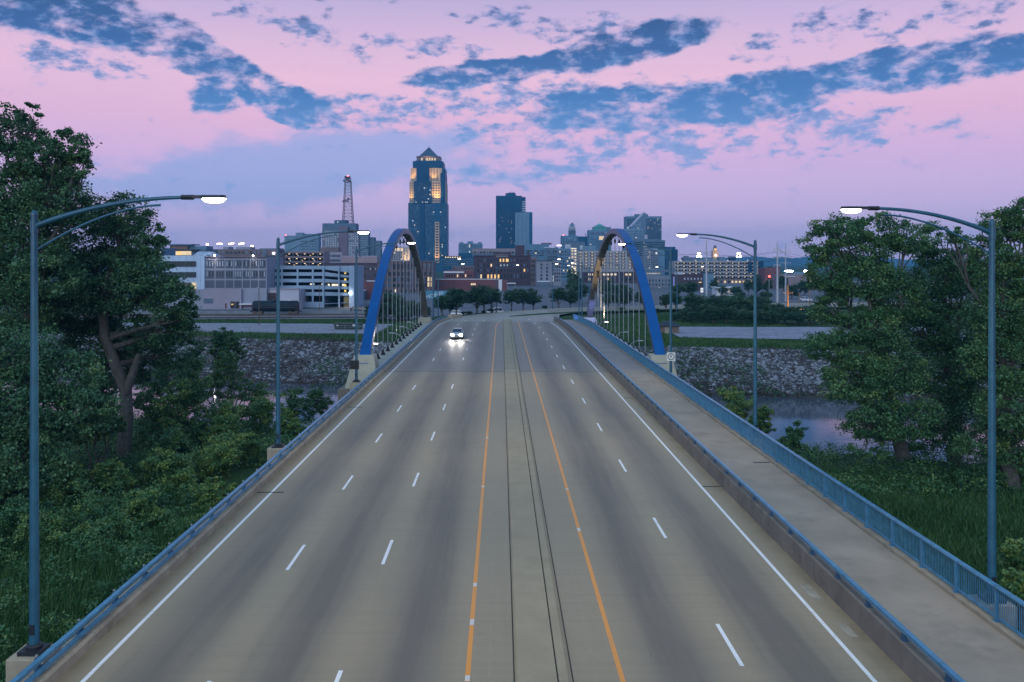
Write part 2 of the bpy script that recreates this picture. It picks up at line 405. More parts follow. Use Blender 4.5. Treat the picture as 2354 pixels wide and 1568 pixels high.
def axis(parts):
    out = []
    for a, b, n in parts: out += list(np.linspace(a, b, n, endpoint=False))
    return np.array(out + [parts[-1][1]])
gx = axis([(-3000, -400, 20), (-400, -120, 40), (-120, 120, 170), (120, 400, 40), (400, 3000, 20)])
gy = axis([(-250, 0, 12), (0, 260, 190), (260, 600, 40), (600, 5500, 30)])
GX, GY = np.meshgrid(gx, gy)
V = np.stack([GX, GY, gz(GX, GY)], -1).reshape(-1, 3)
nx_, ny_ = len(gx), len(gy)
ii, jj = np.meshgrid(np.arange(nx_ - 1), np.arange(ny_ - 1))
a = (jj * nx_ + ii).ravel()
ground_m = bpy.data.materials.new('ground_grass'); ground_m.use_nodes = True; ground_m.node_tree.nodes.clear(); N = NT(ground_m.node_tree)
geo = N.n('ShaderNodeNewGeometry').outputs['Position']
g1 = N.n('ShaderNodeTexNoise', {'Vector': geo, 'Scale': .25, 'Detail': 8.0, 'Roughness': .65}).outputs[0]
g2 = N.n('ShaderNodeTexNoise', {'Vector': geo, 'Scale': 3.0, 'Detail': 6.0, 'Roughness': .7}).outputs[0]
c = N.ramp(g2, [(.3, (.018, .040, .016, 1)), (.55, (.035, .075, .026, 1)), (.8, (.060, .098, .035, 1))])
c = N.mix(N.smooth(g1, .56, .74), c, (.075, .068, .045, 1))
bm = N.n('ShaderNodeBump', {'Height': g2, 'Strength': .8, 'Distance': .15})
pb = N.n('ShaderNodeBsdfPrincipled', {'Base Color': c, 'Roughness': .95, 'Specular IOR Level': .1, 'Normal': bm.outputs[0]})
N.n('ShaderNodeOutputMaterial', {'Surface': pb.outputs[0]})
ground = put('ground', raw_mesh('ground', V, np.stack([a, a + 1, a + nx_ + 1, a + nx_], -1), 4, ground_m, True))
tag(ground, 'grassy floodplain and city ground on both sides of the river', 'ground', kind='structure')

water_m = bpy.data.materials.new('river_water'); water_m.use_nodes = True; water_m.node_tree.nodes.clear(); N = NT(water_m.node_tree)
geo = N.n('ShaderNodeNewGeometry').outputs['Position']
wv = N.n('ShaderNodeVectorMath', {0: geo, 1: (.7, 1.6, 1)}, operation='MULTIPLY').outputs[0]
w1 = N.n('ShaderNodeTexNoise', {'Vector': wv, 'Scale': .9, 'Detail': 4.0}).outputs[0]
w2 = N.n('ShaderNodeTexNoise', {'Vector': wv, 'Scale': .12, 'Detail': 2.0}).outputs[0]
bm = N.n('ShaderNodeBump', {'Height': N.m('MULTIPLY', w1, N.m('ADD', .3, w2)), 'Strength': .10, 'Distance': .08})
pb = N.n('ShaderNodeBsdfPrincipled', {'Base Color': (.075, .085, .11, 1), 'Roughness': .05, 'IOR': 1.33, 'Specular IOR Level': .5, 'Normal': bm.outputs[0]})
N.n('ShaderNodeOutputMaterial', {'Surface': pb.outputs[0]})
rx = np.linspace(-420, 420, 60)
Vr = [(x, float(near_bank(x)) - 9, -7.0) for x in rx] + [(x, float(far_bank(x)) + 9, -7.0) for x in rx]
k = np.arange(59)
tag(put('river', raw_mesh('river', Vr, np.stack([k, k + 1, k + 61, k + 60], -1), 4, water_m)), 'calm narrow river reflecting the pink dusk sky under the bridge', 'river', kind='structure')

# far bank: stony slope with loose riprap
bank_soil = mat('bank_soil', (.070, .065, .068), .95, .4, .8, bump=.8, bscale=3, stain=((.045, .055, .028, 1), .15, .8))
bx = np.linspace(-120, 110, 150); bt = np.linspace(0, .93, 26)
BX, BT = np.meshgrid(bx, bt); BY = far_bank(BX) + BT * bank_w(BX)
BV = np.stack([BX, BY, gz(BX, BY) + .05 + .12 * np.abs(lump(BX, BY, 3))], -1).reshape(-1, 3)
ii, jj = np.meshgrid(np.arange(149), np.arange(25)); a = (jj * 150 + ii).ravel()
riverbank = put('riverbank', raw_mesh('riverbank', BV, np.stack([a, a + 1, a + 151, a + 150], -1), 4, bank_soil, True))
tag(riverbank, 'far river bank armoured with loose grey riprap stones', 'river bank', kind='structure')
rock_m = mat('riprap_stone', (.235, .255, .295), .85, .45, .9, stain=((.08, .078, .08, 1), .35, .85))
ico = np.array([(0, 0, 1), (.894, 0, .447), (.276, .851, .447), (-.724, .526, .447), (-.724, -.526, .447), (.276, -.851, .447),
                (.724, .526, -.447), (-.276, .851, -.447), (-.894, 0, -.447), (-.276, -.851, -.447), (.724, -.526, -.447), (0, 0, -1)])
icof = np.array([(0, 1, 2), (0, 2, 3), (0, 3, 4), (0, 4, 5), (0, 5, 1), (1, 6, 2), (2, 7, 3), (3, 8, 4), (4, 9, 5), (5, 10, 1),
                 (6, 7, 2), (7, 8, 3), (8, 9, 4), (9, 10, 5), (10, 6, 1), (6, 11, 7), (7, 11, 8), (8, 11, 9), (9, 11, 10), (10, 11, 6)])
def rock_verts(n, rng):
    v = ico[None] * (1 + rng.uniform(-.32, .32, (n, 12, 1))); v = v + rng.normal(0, .10, (n, 12, 3))
    return v * np.stack([rng.uniform(.8, 1.5, n), rng.uniform(.7, 1.2, n), rng.uniform(.45, .85, n)], -1)[:, None, :]
rocks_protos = [raw_mesh('stone', rock_verts(1, RNG)[0], icof, 3, rock_m) for _ in range(8)]
N_ROCK = 33000
rX = RNG.uniform(-105, 95, N_ROCK); rT = RNG.uniform(0.08, .90, N_ROCK); rY = far_bank(rX) + rT * bank_w(rX)
dens = np.where(rX < 0, .34 + .5 * sstep(.5, .8, rT) + .25 * (lump(rX, rY, .4) > .1), .68 + .2 * sstep(30, 45, rX) - .35 * (lump(rX, rY, .5) > .5) - .3 * sstep(.3, .12, rT))
keep = (RNG.uniform(0, 1, N_ROCK) < dens) & ~((np.abs(rX - 2) < 14))
rX, rY = rX[keep], rY[keep]
rS = np.exp(RNG.normal(-2.02, .48, len(rX))); rS = np.clip(rS, .07, .46)
rZ = gz(rX, rY) + .14 + rS * .12
order = np.argsort(-rS / rY)
for i in order[:300]:
    put('stone', rocks_protos[i % 8], riverbank, (rX[i], rY[i], rZ[i]), (0, 0, RNG.uniform(0, 6.28)), (rS[i],) * 3)
rest = order[300:]; rv = rock_verts(len(rest), RNG)
ang = RNG.uniform(0, 6.28, len(rest)); ca, sa = np.cos(ang), np.sin(ang)
rv = np.stack([rv[..., 0] * ca[:, None] - rv[..., 1] * sa[:, None], rv[..., 0] * sa[:, None] + rv[..., 1] * ca[:, None], rv[..., 2]], -1) * rS[rest][:, None, None]
rv = rv + np.stack([rX[rest], rY[rest], rZ[rest]], -1)[:, None, :]
fi = icof[None] + (np.arange(len(rest)) * 12)[:, None, None]
put('riprap', raw_mesh('riprap', rv.reshape(-1, 3), fi, 3, rock_m), riverbank)['kind'] = 'stuff'

# ------------------------------------------------------------------ carriageway
def xl(Y): return .004 * max(0, Y - 165) ** 2          # left edge eases into the bend
def xr(Y): return -.0011 * max(0, Y - 150) ** 2
def xp(Y): return -.0016 * max(0, Y - 150) ** 2
def strip(name, m, x0, x1, y0, y1, z, parent=None, n=1, shift=None):
    b = MB(); ys = np.linspace(y0, y1, n + 1); sh = shift or (lambda y: 0)
    b.sweep([[(x0 + sh(y), y, z), (x1 + sh(y), y, z)] for y in ys], closed=False)
    for i, f in enumerate(b.f): b.f[i] = f
    return b.build(name, m, parent)
road = MB().box(-13.4, 11.9, -30, 96.85, -.55, 0).build('road', road_near, kind='structure')
tag(road, 'beige concrete approach carriageway of the bridge with worn wheel tracks', 'road')
deck = MB().box(-13.4, 11.9, 97.05, 178.4, -.55, 0).build('bridge_deck', road_deck, kind='structure')
tag(deck, 'purple grey concrete carriageway between the two blue arches', 'bridge deck')
MB().box(-13.2, 11.8, 96.84, 97.06, -.6, -.012).build('expansion_joint', dark_joint, deck)
MB().box(-16.2, -13.45, 103, 175, -.75, -.02).build('hanger_ledge', conc_pale, deck)
MB().box(16.55, 18.9, 103, 175, -.75, -.02).build('hanger_ledge', conc_pale, deck)
b = MB()
for x in (-12, -8, -4, 0, 4, 8, 12, 15.5): b.box(x - .3, x + .3, -30, 178, -2.0, -.8)
b.build('girder', conc_wall, deck)
for y, z0 in ((20, -6), (58, -6), (98, -9.5), (176, -2.5)):
    MB().hexa([(-15, y - 1.2, z0), (18, y - 1.2, z0), (18, y + 1.2, z0), (-15, y + 1.2, z0)], [(-14, y - .8, -2), (17, y - .8, -2), (17, y + .8, -2), (-14, y + .8, -2)]).build('pier', conc_wall, deck)

# street beyond the bridge, bending right
ctr = [(-12.6, 178.4, 11.8), (-11.8, 188, 12.4), (-6.5, 200, 13.6), (2, 214, 18), (15, 228, 38), (29, 238, 60), (62, 251, 95), (130, 264, 160), (300, 276, 330)]
ctr_r = [178.4, 190, 203, 212, 221, 228, 235, 243, 252]
b = MB(); b.sweep([[(l, y, -.02 - .004 * i), (r, yr, -.02 - .004 * i)] for i, ((l, y, r), yr) in enumerate(zip(ctr, ctr_r))], closed=False)
street = b.build('street', road_far, kind='structure'); tag(street, 'pale concrete street bending right beyond the bridge', 'street')
kb = MB()
kpts = [(l, y) for l, y, r in ctr[1:]]
for (x0, y0), (x1, y1) in zip(kpts[:-1], kpts[1:]):
    kb.hexa([(x0, y0, -.2), (x1, y1, -.2), (x1 - .1, y1 + .25, -.2), (x0 - .1, y0 + .25, -.2)], [(x0, y0, .10), (x1, y1, .10), (x1 - .1, y1 + .25, .10), (x0 - .1, y0 + .25, .10)])
kb.build('kerb', conc_pale, street)
gm = MB()
gp = [(2.0, 195.5, .25), (6, 201, 1.0), (11, 206.5, 1.2), (19, 213, 1.2), (34, 221, 1.2), (60, 230, 1.2), (120, 241, 1.2)]
gm.sweep([[(x + w * .5, y - w, -.05), (x + w * .5, y - w, .10), (x - w * .5, y + w, .10), (x - w * .5, y + w, -.05)] for x, y, w in gp], closed=True)
MEDGRASS = mat('median_grass', (.035, .075, .025), .95, .35, 2.5, bump=.6)
tag(gm.build('grass_median', MEDGRASS, kind='structure'), 'thin curving grass median splitting the street beyond the bridge', 'grass median')

# painted markings: each dash is its own piece
def dash_mesh(w, L): return MB().box(-w / 2, w / 2, 0, L, 0, .005).mesh('dash', white_paint)
dm = dash_mesh(.13, 3.05)
for xd, ph in ((-8.39, 34.45 - 12.19), (-4.73, 35.1 - 12.19), (7.20, 26.25)):
    y = ph
    while y < 186:
        par = road if y < 96 else deck
        if not (94.2 < y < 97.1): put('lane_dash', dm, par, (xd + (xl(y) if xd < 0 else xr(y)), y, .004))
        y += 12.19
strip('edge_line', white_paint, -12.10, -11.96, -5, 96.8, .005, road)
strip('edge_line', white_paint, -12.10, -11.96, 97.1, 186, .005, deck, 30, xl)
strip('edge_line', white_paint, 10.68, 10.82, -5, 96.8, .005, road)
strip('edge_line', white_paint, 10.68, 10.82, 97.1, 177, .005, deck, 30, lambda y: xr(y) * 1.2)
for x0 in (-1.05, 3.43):
    strip('median_line', orange_paint, x0, x0 + .15, -5, 96.8, .005, road)
    strip('median_line', orange_paint, x0, x0 + .15, 97.1, 180, .005, deck, 30, lambda y: (.004 if x0 < 0 else -.0004) * max(0, y - 165) ** 2)
for x0, ys in ((-1.05, (25.3, 29.2, 32.7, 47.1, 60.2)), (3.43, (39.4, 46.6))):
    for y in ys:
        L = random.choice((.25, .35, .5)); strip('worn_patch', white_worn, x0 + .005, x0 + .145, y, y + L, .0085, road)
# raised median: two poured halves, kerb faces and sealed joints
def median(y0, y1, m, parent):
    prof = [(.40, 0), (.47, .11), (.66, .15), (1.60, .155), (1.60, .12), (1.65, .12), (1.65, .155), (1.92, .14), (2.06, 0)]
    o = MB().sweep([[(x, y, z - .001) for x, z in prof] + [(2.06, y, -.1), (.40, y, -.1)] for y in np.linspace(y0, y1, 8)]).build('median', m, parent)
    for x in (.36, 2.06): MB().box(x, x + .035, y0, y1, -.02, .006).build('joint', dark_joint, parent)
    MB().box(1.61, 1.64, y0, y1, .10, .126).build('joint', dark_joint, parent)
    return o
median(-5, 96.8, median_c, road); median(97.1, 184, median_c, deck)
MB().box(.45, 2.0, 96.6, 96.95, .10, .175).build('median_end', conc_pale, road)
for x0, x1, y in ((-12.8, -11.4, 46.0), (10.8, 11.82, 47.2), (-12.75, -11.6, 73), (10.9, 11.8, 78), (-12.8, -12.0, 99.5), (-12.8, -12.0, 101.5), (-12.8, -12.0, 104)):
    MB().box(x0, x1, y, y + .16, .001, .006).build('scupper', dark_joint, road if y < 96 else deck)
for x in (-.35, 2.75): MB().box(x, x + .02, -5, 96.7, .001, .0035).build('pour_joint', concrete, road)
tar_m = mat('tar_seam', (.16, .14, .11), .85, .3, 3)
for y in (62.5, 79.2): MB().box(-12.7, -.9, y, y + .035, .001, .003).build('pour_joint', tar_m, road)
for k in range(16):
    q = np.array([RNG.uniform(-12, 10), RNG.uniform(24, 90)]); pts = []; hd_ = RNG.uniform(-.5, .5) + (0 if k % 3 else 1.4)
    for j in range(int(RNG.uniform(6, 16))):
        pts.append(q.copy()); hd_ += RNG.normal(0, .25); q = q + np.array([math.sin(hd_), math.cos(hd_)]) * .3
    if .1 < q[0] < 2.4: continue
    MB().sweep([[(p_[0] - .008, p_[1], .0035), (p_[0] + .008, p_[1] + .006, .0035)] for p_ in pts], closed=False).build('crack', tar_m, road)
patch_m = mat('patch_repair', (.30, .27, .22), .85, .25, 2)
for x, y, w, l in ((11.15, 31.5, .35, 1.4), (11.2, 28.3, .3, 1.1), (11.1, 70, .4, 3.0)): MB().box(x, x + w, y, y + l, .001, .004).build('repair_patch', patch_m, road)

# ------------------------------------------------------------------ left guard rail
gr = thing('guard_rail', 'low concrete kerb parapet with two blue tube rails edging the carriageway', 'guard rail', (-13.1, 26, 0))
ys = list(np.linspace(-5, 165, 18)) + list(np.linspace(168, 190, 10))
def prof_sweep(prof, sh, ylist): return MB().sweep([[(x + sh(y), y, z) for x, z in prof] for y in ylist])
prof_sweep([(-13.38, -.6), (-13.38, .36), (-12.90, .36), (-12.83, .29), (-12.82, -.02)], xl, ys).build('parapet', concrete, gr)
prof_sweep([(-13.12, .755), (-13.12, .87), (-12.96, .87), (-12.96, .755)], xl, ys[:-2]).build('top_rail', blue_rail, gr)
prof_sweep([(-13.06, .49), (-13.06, .585), (-12.93, .585), (-12.93, .49)], xl, ys[:-2]).build('lower_rail', blue_rail, gr)
post_me = MB().box(-.05, .05, -.09, .09, 0, .47).box(-.11, .11, -.13, .13, 0, .02).box(-.05, .1, -.1, .1, .13, .24).mesh('post', blue_dark)
nut_me = MB().box(-.03, .03, -.03, .03, 0, .05).mesh('bolt', steel)
y = 14.98
while y < 186:
    p = put('post', post_me, gr, Vector((-13.17 + xl(y), y, .36)) - WLOC[gr.name])
    if y < 60: put('bolt', nut_me, p, (-.02, 0, .50))
    y += 2.497
MB().hexa([(-13.5 + xl(188), 187.5, -.2), (-12.4 + xl(188), 187.5, -.2), (-11.0 + xl(190), 191.5, -.2), (-12.3 + xl(190), 191.5, -.2)],
          [(-13.4 + xl(188), 187.6, .95), (-12.6 + xl(188), 187.6, .95), (-11.2 + xl(190), 191.2, .8), (-12.1 + xl(190), 191.2, .8)]).build('end_block', concrete, gr)

# ------------------------------------------------------------------ right barrier wall, footway and picket railing
bw = thing('barrier_wall', 'concrete barrier wall with a single blue tube rail beside the footway', 'barrier wall', (12, 26, 0))
ys = list(np.linspace(-5, 150, 16)) + list(np.linspace(153, 181, 10))
prof_sweep([(11.84, -.02), (11.90, .74), (11.93, .77), (12.25, .77), (12.27, -.3)], xr, ys).build('wall', conc_wall, bw)
prof_sweep([(12.0, .98), (12.0, 1.09), (12.16, 1.09), (12.16, .98)], xr, ys).build('rail', blue_rail, bw)
rp = MB().box(-.05, .05, -.08, .08, 0, .22).box(-.10, .10, -.13, .13, 0, .02).mesh('post', blue_dark)
y = 23.7 - 5.18
while y < 180:
    put('post', rp, bw, Vector((12.06 + xr(y), y, .77)) - WLOC[bw.name]); y += 2.59
walk = prof_sweep([(12.28, .15), (16.06, .15), (16.06, -.4), (12.28, -.4)], xr, [-5, 30, 60, 96.8]).build('footway', walk_m, kind='structure')
tag(walk, 'beige concrete footway between barrier wall and picket railing', 'footway')
walk2 = prof_sweep([(12.28, .15), (16.06, .15), (16.06, -.4), (12.28, -.4)], xr, [97.1] + list(np.linspace(120, 182, 14))).build('footway', walk2_m, kind='structure')
tag(walk2, 'purple grey footway running past the right hand blue arch', 'footway')
MB().box(12.3, 16.0, 96.8, 97.1, .10, .158).build('joint_strip', conc_pale, walk2)
MB().box(15.0, 16.0, 52.2, 52.4, .151, .155).build('scupper', dark_joint, walk)
pr = thing('pedestrian_railing', 'blue steel railing of close vertical pickets edging the footway', 'railing', (16.28, 26, .15))
prof_sweep([(16.07, -.4), (16.07, .27), (16.52, .27), (16.52, -.4)], xp, ys).build('kerb', concrete, pr)
prof_sweep([(16.21, 1.36), (16.20, 1.41), (16.23, 1.45), (16.37, 1.45), (16.40, 1.41), (16.39, 1.36)], xp, ys).build('top_rail', blue_rail, pr)
prof_sweep([(16.25, .36), (16.25, .42), (16.33, .42), (16.33, .36)], xp, ys).build('bottom_rail', blue_rail, pr)
pp = MB().box(-.05, .05, -.075, .075, 0, 1.10).box(-.11, .11, -.12, .12, 0, .02).mesh('post', blue_rail)
pk = MB().box(-.011, .011, -.011, .011, 0, .95).mesh('picket', blue_rail)
y0, py = 28.9 - 5.12, []
while y0 < 181:
    put('post', pp, pr, Vector((16.29 + xp(y0), y0, .27)) - WLOC[pr.name]); py.append(y0); y0 += 2.56
cnt, far = 0, MB()
for ya in py[:-1]:
    for kq in range(1, 22):
        yy = ya + kq * 2.56 / 22
        if yy < 22.5: continue
        if cnt < 300: put('picket', pk, pr, Vector((16.29 + xp(yy), yy, .41)) - WLOC[pr.name]); cnt += 1
        else: far.box(16.279 + xp(yy), 16.301 + xp(yy), yy - .011, yy + .011, .41, 1.36)
far.build('picket_run', blue_rail, pr, kind='stuff')

# ------------------------------------------------------------------ arches
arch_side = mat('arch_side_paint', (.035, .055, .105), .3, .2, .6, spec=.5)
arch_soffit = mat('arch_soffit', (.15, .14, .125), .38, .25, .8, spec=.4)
def arch(X, label, warm):
    t = thing('bridge_arch', label, 'arch', (X, 100, 0))
    c0, H, kx = 139.0, 17.3, .00997
    rings = []; wv, dp = .60, .78
    for Y in list(np.linspace(98.2, 116, 16)) + list(np.linspace(117, 161, 42)) + list(np.linspace(162, 179.8, 16)):
        z = H - kx * (Y - c0) ** 2; s_ = -2 * kx * (Y - c0); L = math.hypot(1, s_); ny_, nz_ = -s_ / L, 1 / L
        ring = []
        for ax, d in ((-wv, 0), (-wv + .06, .06), (wv - .06, .06), (wv, 0), (wv, -dp + .08), (wv - .08, -dp), (-wv + .08, -dp), (-wv, -dp + .08)):
            ring.append((X + ax, Y + ny_ * d, z + nz_ * d))
        rings.append(ring)
    MB().sweep([r[:4] for r in rings], closed=False).build('top_plate', blue_arch, t, smooth=True)
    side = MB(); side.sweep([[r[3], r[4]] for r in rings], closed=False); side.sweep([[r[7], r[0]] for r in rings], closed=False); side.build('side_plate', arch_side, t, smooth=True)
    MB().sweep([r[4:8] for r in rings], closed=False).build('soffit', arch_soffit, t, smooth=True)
    for Ys in (106.5, 114, 122, 130.5, 147.5, 156, 164, 171.5):
        rg = []
        for Y in np.linspace(Ys - .22, Ys + .22, 3):
            z = H - kx * (Y - c0) ** 2; s_ = -2 * kx * (Y - c0); L = math.hypot(1, s_); ny_, nz_ = -s_ / L, 1 / L
            rg.append([(X + ax, Y + ny_ * d, z + nz_ * d) for ax, d in ((-wv - .015, -.1), (-wv + .05, .075), (wv - .05, .075), (wv + .015, -.1))])
        MB().sweep(rg, closed=False).build('splice_plate', blue_arch, t)
    for sy, yb in ((1, 99.6), (-1, 178.4)):
        zt = H - kx * (yb - c0) ** 2
        top = zt - (.2 if sy > 0 else .9)
        y0, y1 = yb - sy * 1.0, yb + sy * 1.25
        o = MB().hexa([(X - 1.9, y0 - sy * 1.6, -1.9), (X + 1.9, y0 - sy * 1.6, -1.9), (X + 1.9, y1 - sy * .4, -1.9), (X - 1.9, y1 - sy * .4, -1.9)],
                  [(X - 1.12, y0, top), (X + 1.12, y0, top), (X + 1.12, y1, top), (X - 1.12, y1, top)]).build('pedestal', conc_pale, t, bevel=.08)
        MB().box(X - 2.5, X + 2.5, y0 - sy * 2.2, y1 + sy * .5, -9, -1.92).build('pier_cap', conc_wall, o)
    hm = mat('hanger_steel', (.30, .33, .36), .4, .15, 2, metal=.4)
    sock = MB().sweep([[(r * math.cos(a), r * math.sin(a), z) for a in np.arange(8) * math.pi / 4] for r, z in ((.30, 0), (.28, .15), (.12, .55), (.07, .75))]).mesh('socket', black_m)
    ring_pts = [(.17 * math.cos(a), 0, -.42 + .25 * math.sin(a)) for a in np.linspace(0, 2 * math.pi, 13)]
    clev = MB().tube(ring_pts, .05, 6).box(-.28, .28, -.07, .07, -.16, .0).sweep([[(r * math.cos(a), r * math.sin(a), z) for a in np.arange(8) * math.pi / 4] for r, z in ((.07, -1.35), (.17, -1.1), (.17, -.85), (.06, -.65))]).mesh('clevis', black_m)
    for i in range(13):
        Y = 109.8 + 4.865 * i; z = H - kx * (Y - c0) ** 2 - .98
        h = MB().tube([(X, Y, .2), (X, Y, z - .7)], .055, 8).build('hanger', hm, t, smooth=True)
        put('socket', sock, h, Vector((X, Y, -.02)) - WLOC[h.name]); put('clevis', clev, h, Vector((X, Y, z + .05)) - WLOC[h.name])
    # up-lights under the far haunch
    if warm:
        fx = MB().box(X - .25, X + .25, 166.8, 167.2, -.02, .25).box(X - .2, X + .2, 150.8, 151.2, -.02, .25).build('uplight', black_m, t)
        spot(fx, 'warm_uplight', (X - 1.1, 151.2, 1.2), (X, 163, 10.5), 11000, 46, (1, .72, .42))
        spot(fx, 'blue_uplight', (X - .3, 170, .3), (X, 176.5, 3), 2600, 70, (.22, .3, 1))
    return t
arch(-15.4, 'blue steel arch with hangers rising beside the double-rail guard rail', False)
arch(18.0, 'blue steel arch with warmly lit underside beside the picket railing', True)

# ------------------------------------------------------------------ street lamps
def lamp_parts(t, H, s, lens, power, col=(1, .80, .52), pedestal=True, zb=.45):
    x, y, z = WLOC[t.name]
    if pedestal:
        pd = MB().box(x - .55, x + .55, y - .55, y + .55, z - 1.6, z).build('pedestal', concrete, t, bevel=.03)
    MB().box(x - .33, x + .33, y - .33, y + .33, z + .002, z + .12).sweep([[(x + r * math.cos(a), y + r * math.sin(a), z + h) for a in np.arange(12) * math.pi / 6] for r, h in ((.24, .12), (.24, .2), (.19, .26))]).build('base_plate', lamp_dark, t)
    MB().tube([(x, y, z + .1), (x, y, z + H * .5), (x, y, z + H)], [.145, .12, .092], 16).tube([(x, y, z + H), (x, y, z + H + .05), (x, y, z + H + .16)], [.11, .11, .03], 12).build('pole', lamp_blue, t, smooth=True)
    at = z + H - .32; L = 4.72 if s > 0 else 4.28
    pts = [(x + s * L * u, y, at + .86 * (1 - (1 - u) ** 2.1)) for u in np.linspace(0, 1, 14)]
    MB().tube(pts, list(np.linspace(.082, .05, 14)), 10).tube([(x, y, at - .2), (x, y, at + .2)], .115, 10).build('arm', lamp_blue, t, smooth=True)
    pb = [(x + s * 3.75 * u, y, at - .75 + 1.38 * (1 - (1 - u) ** 1.75)) for u in np.linspace(0, 1, 12)]
    MB().tube(pb, .034, 8).build('brace', lamp_blue, t, smooth=True)
    hz = at + .86; hx = x + s * L
    hd = MB()
    hd.sweep([[(hx + s * u, y + wy * w, hz + zz) for wy, zz in ((-1, -.03), (-.8, .06), (.8, .06), (1, -.03))] for u, w in ((-.02, .09), (.25, .11), (.35, .17), (.85, .17), (.95, .10))]).tube([(hx - s * .35, y, hz), (hx + s * .02, y, hz)], .075, 8)
    hdo = hd.build('luminaire', lamp_dark, t)
    ell = []
    for u, q in ((.28, .25), (.32, .6), (.40, .88), (.55, 1), (.70, 1), (.84, .85), (.92, .55), (.96, .2)):
        ell.append([(hx + s * u, y + .17 * q * math.cos(a_), hz - .04 - .13 * q * math.sin(a_)) for a_ in np.linspace(0, math.pi, 9)])
    MB().sweep(ell).build('lens', lens, hdo, smooth=True)
    MB().box(x - .07, x + .07, y - .165, y - .12, z + .55, z + .85).build('access_cover', lamp_dark, t)
    if power:
        spot(hdo, 'lamp_light', (hx + s * .6, y, hz - .14), (hx + s * 1.0, y, z - 2), power, 150, col, .8, .2)
    return t
for i, (y, X) in enumerate(((26.1, -13.86), (55.0, -13.95), (84.9, -13.98))):
    lab = ('tall blue street lamp on a concrete pedestal before the tallest cottonwood', 'tall blue street lamp on a concrete pedestal among the bright young trees')[i] if i < 2 else 'tall blue street lamp with a small dark box beside the arch pedestal'
    t = thing('street_lamp', lab, 'street lamp', (X, y, .5), 'lit street lamps lining the bridge')
    lamp_parts(t, 12.95, 1, lens_m, 2900)
    if i == 2:
        MB().box(X - .55, X + .28, y - .22, y - .12, 1.75, 2.6).build('control_box', black_m, t)
for i, (y, X) in enumerate(((30.6, 17.08), (59.0, 17.05), (88.1, 17.0))):
    lab = ('tall blue street lamp outside the picket railing before the tall maple', 'tall blue street lamp outside the picket railing beside the riverside bushes')[i] if i < 2 else 'tall blue street lamp with a square sign lettered R in a ring'
    t = thing('street_lamp', lab, 'street lamp', (X, y, .3), 'lit street lamps lining the bridge')
    lamp_parts(t, 13.1, -1, lens_m, 2900)
    if i == 2:
        sg = MB().box(X - .42, X + .42, y - .20, y - .17, 2.2, 3.05).build('sign', mat('sign_white', (.7, .7, .68), .5, .08, 3), t)
        rg = MB(); rr = [[(X + r * math.cos(a), y - .215, 2.62 + r * math.sin(a)) for r in (.27, .34)] for a in np.linspace(0, 2 * math.pi, 33)]
        rg.sweep(rr, closed=False).build('ring', black_m, sg)
        put('letter', text_mesh('R', .42, .004, black_m), sg, Vector((X, y - .215, 2.62)) - WLOC[sg.name], (math.radians(90), 0, 0))
# lamps of the street beyond, smaller with distance
for X, y, H, s, lit in ((-13.9, 180, 12.6, 1, 0), (-13.6, 190, 11.6, 1, 1), (17.2, 187, 12.6, -1, 0), (17.1, 193, 11.6, -1, 1), (20.6, 205, 11.2, -1, 0)):
    t = thing('street_lamp', 'slim street lamp at the bridge end near the arch foot', 'street lamp', (X, y, -.35), 'street lamps at the far bridge end')
    lamp_parts(t, H, s, lens_small, 700 if lit else 0, pedestal=False)
for X, y, H, s in ((-1.2, 222, 11.5, 1), (13.8, 236, 12, 1), (33, 245, 12, -1), (30, 300, 11, -1), (43, 215, 11, -1), (58, 232, 11, -1), (-36, 330, 12, 1)):
    t = thing('street_lamp', 'slim street lamp on the tree-lined verge of the curving street', 'street lamp', (X, y, float(gz(X, y)) - .05), 'street lamps along the curving street')
    lamp_parts(t, H, s, lens_small, 500 if y < 240 else 0, pedestal=False)
# low path lamps fixed under the ledges
for X, y, s, lit in ((-16.2, 126, -1, 1), (-16.2, 144, -1, 0), (-16.2, 158, -1, 0), (-16.2, 170, -1, 0), (18.9, 130, 1, 0), (18.9, 146, 1, 0), (18.9, 172, 1, 1)):
    side = 'guard rail side' if s < 0 else 'footway side'
    t = thing('path_lamp', f'{"glowing" if lit else "unlit"} grey path lamp on a curved arm off the {side} ledge', 'path lamp', (X, y, -.4), 'path lamps along the arch ledges')
    MB().tube([(X - s * .05, y, -.4), (X + s * .5, y, .15), (X + s * 1.0, y, .42), (X + s * 1.5, y, .45)], .05, 8).build('arm', steel, t, smooth=True)
    MB().sweep([[(X + s * u, y + wy * .16, .47 + zz) for wy, zz in ((-1, -.04), (-.7, .07), (.7, .07), (1, -.04))] for u in (1.3, 1.45, 2.0, 2.1)]).build('luminaire', steel, t)
    if lit:
        MB().box(min(X + s * 1.45, X + s * 2.0), max(X + s * 1.45, X + s * 2.0), y - .14, y + .14, .34, .425).build('lens', emis('path_lens', (1, .75, .62), 22), t)
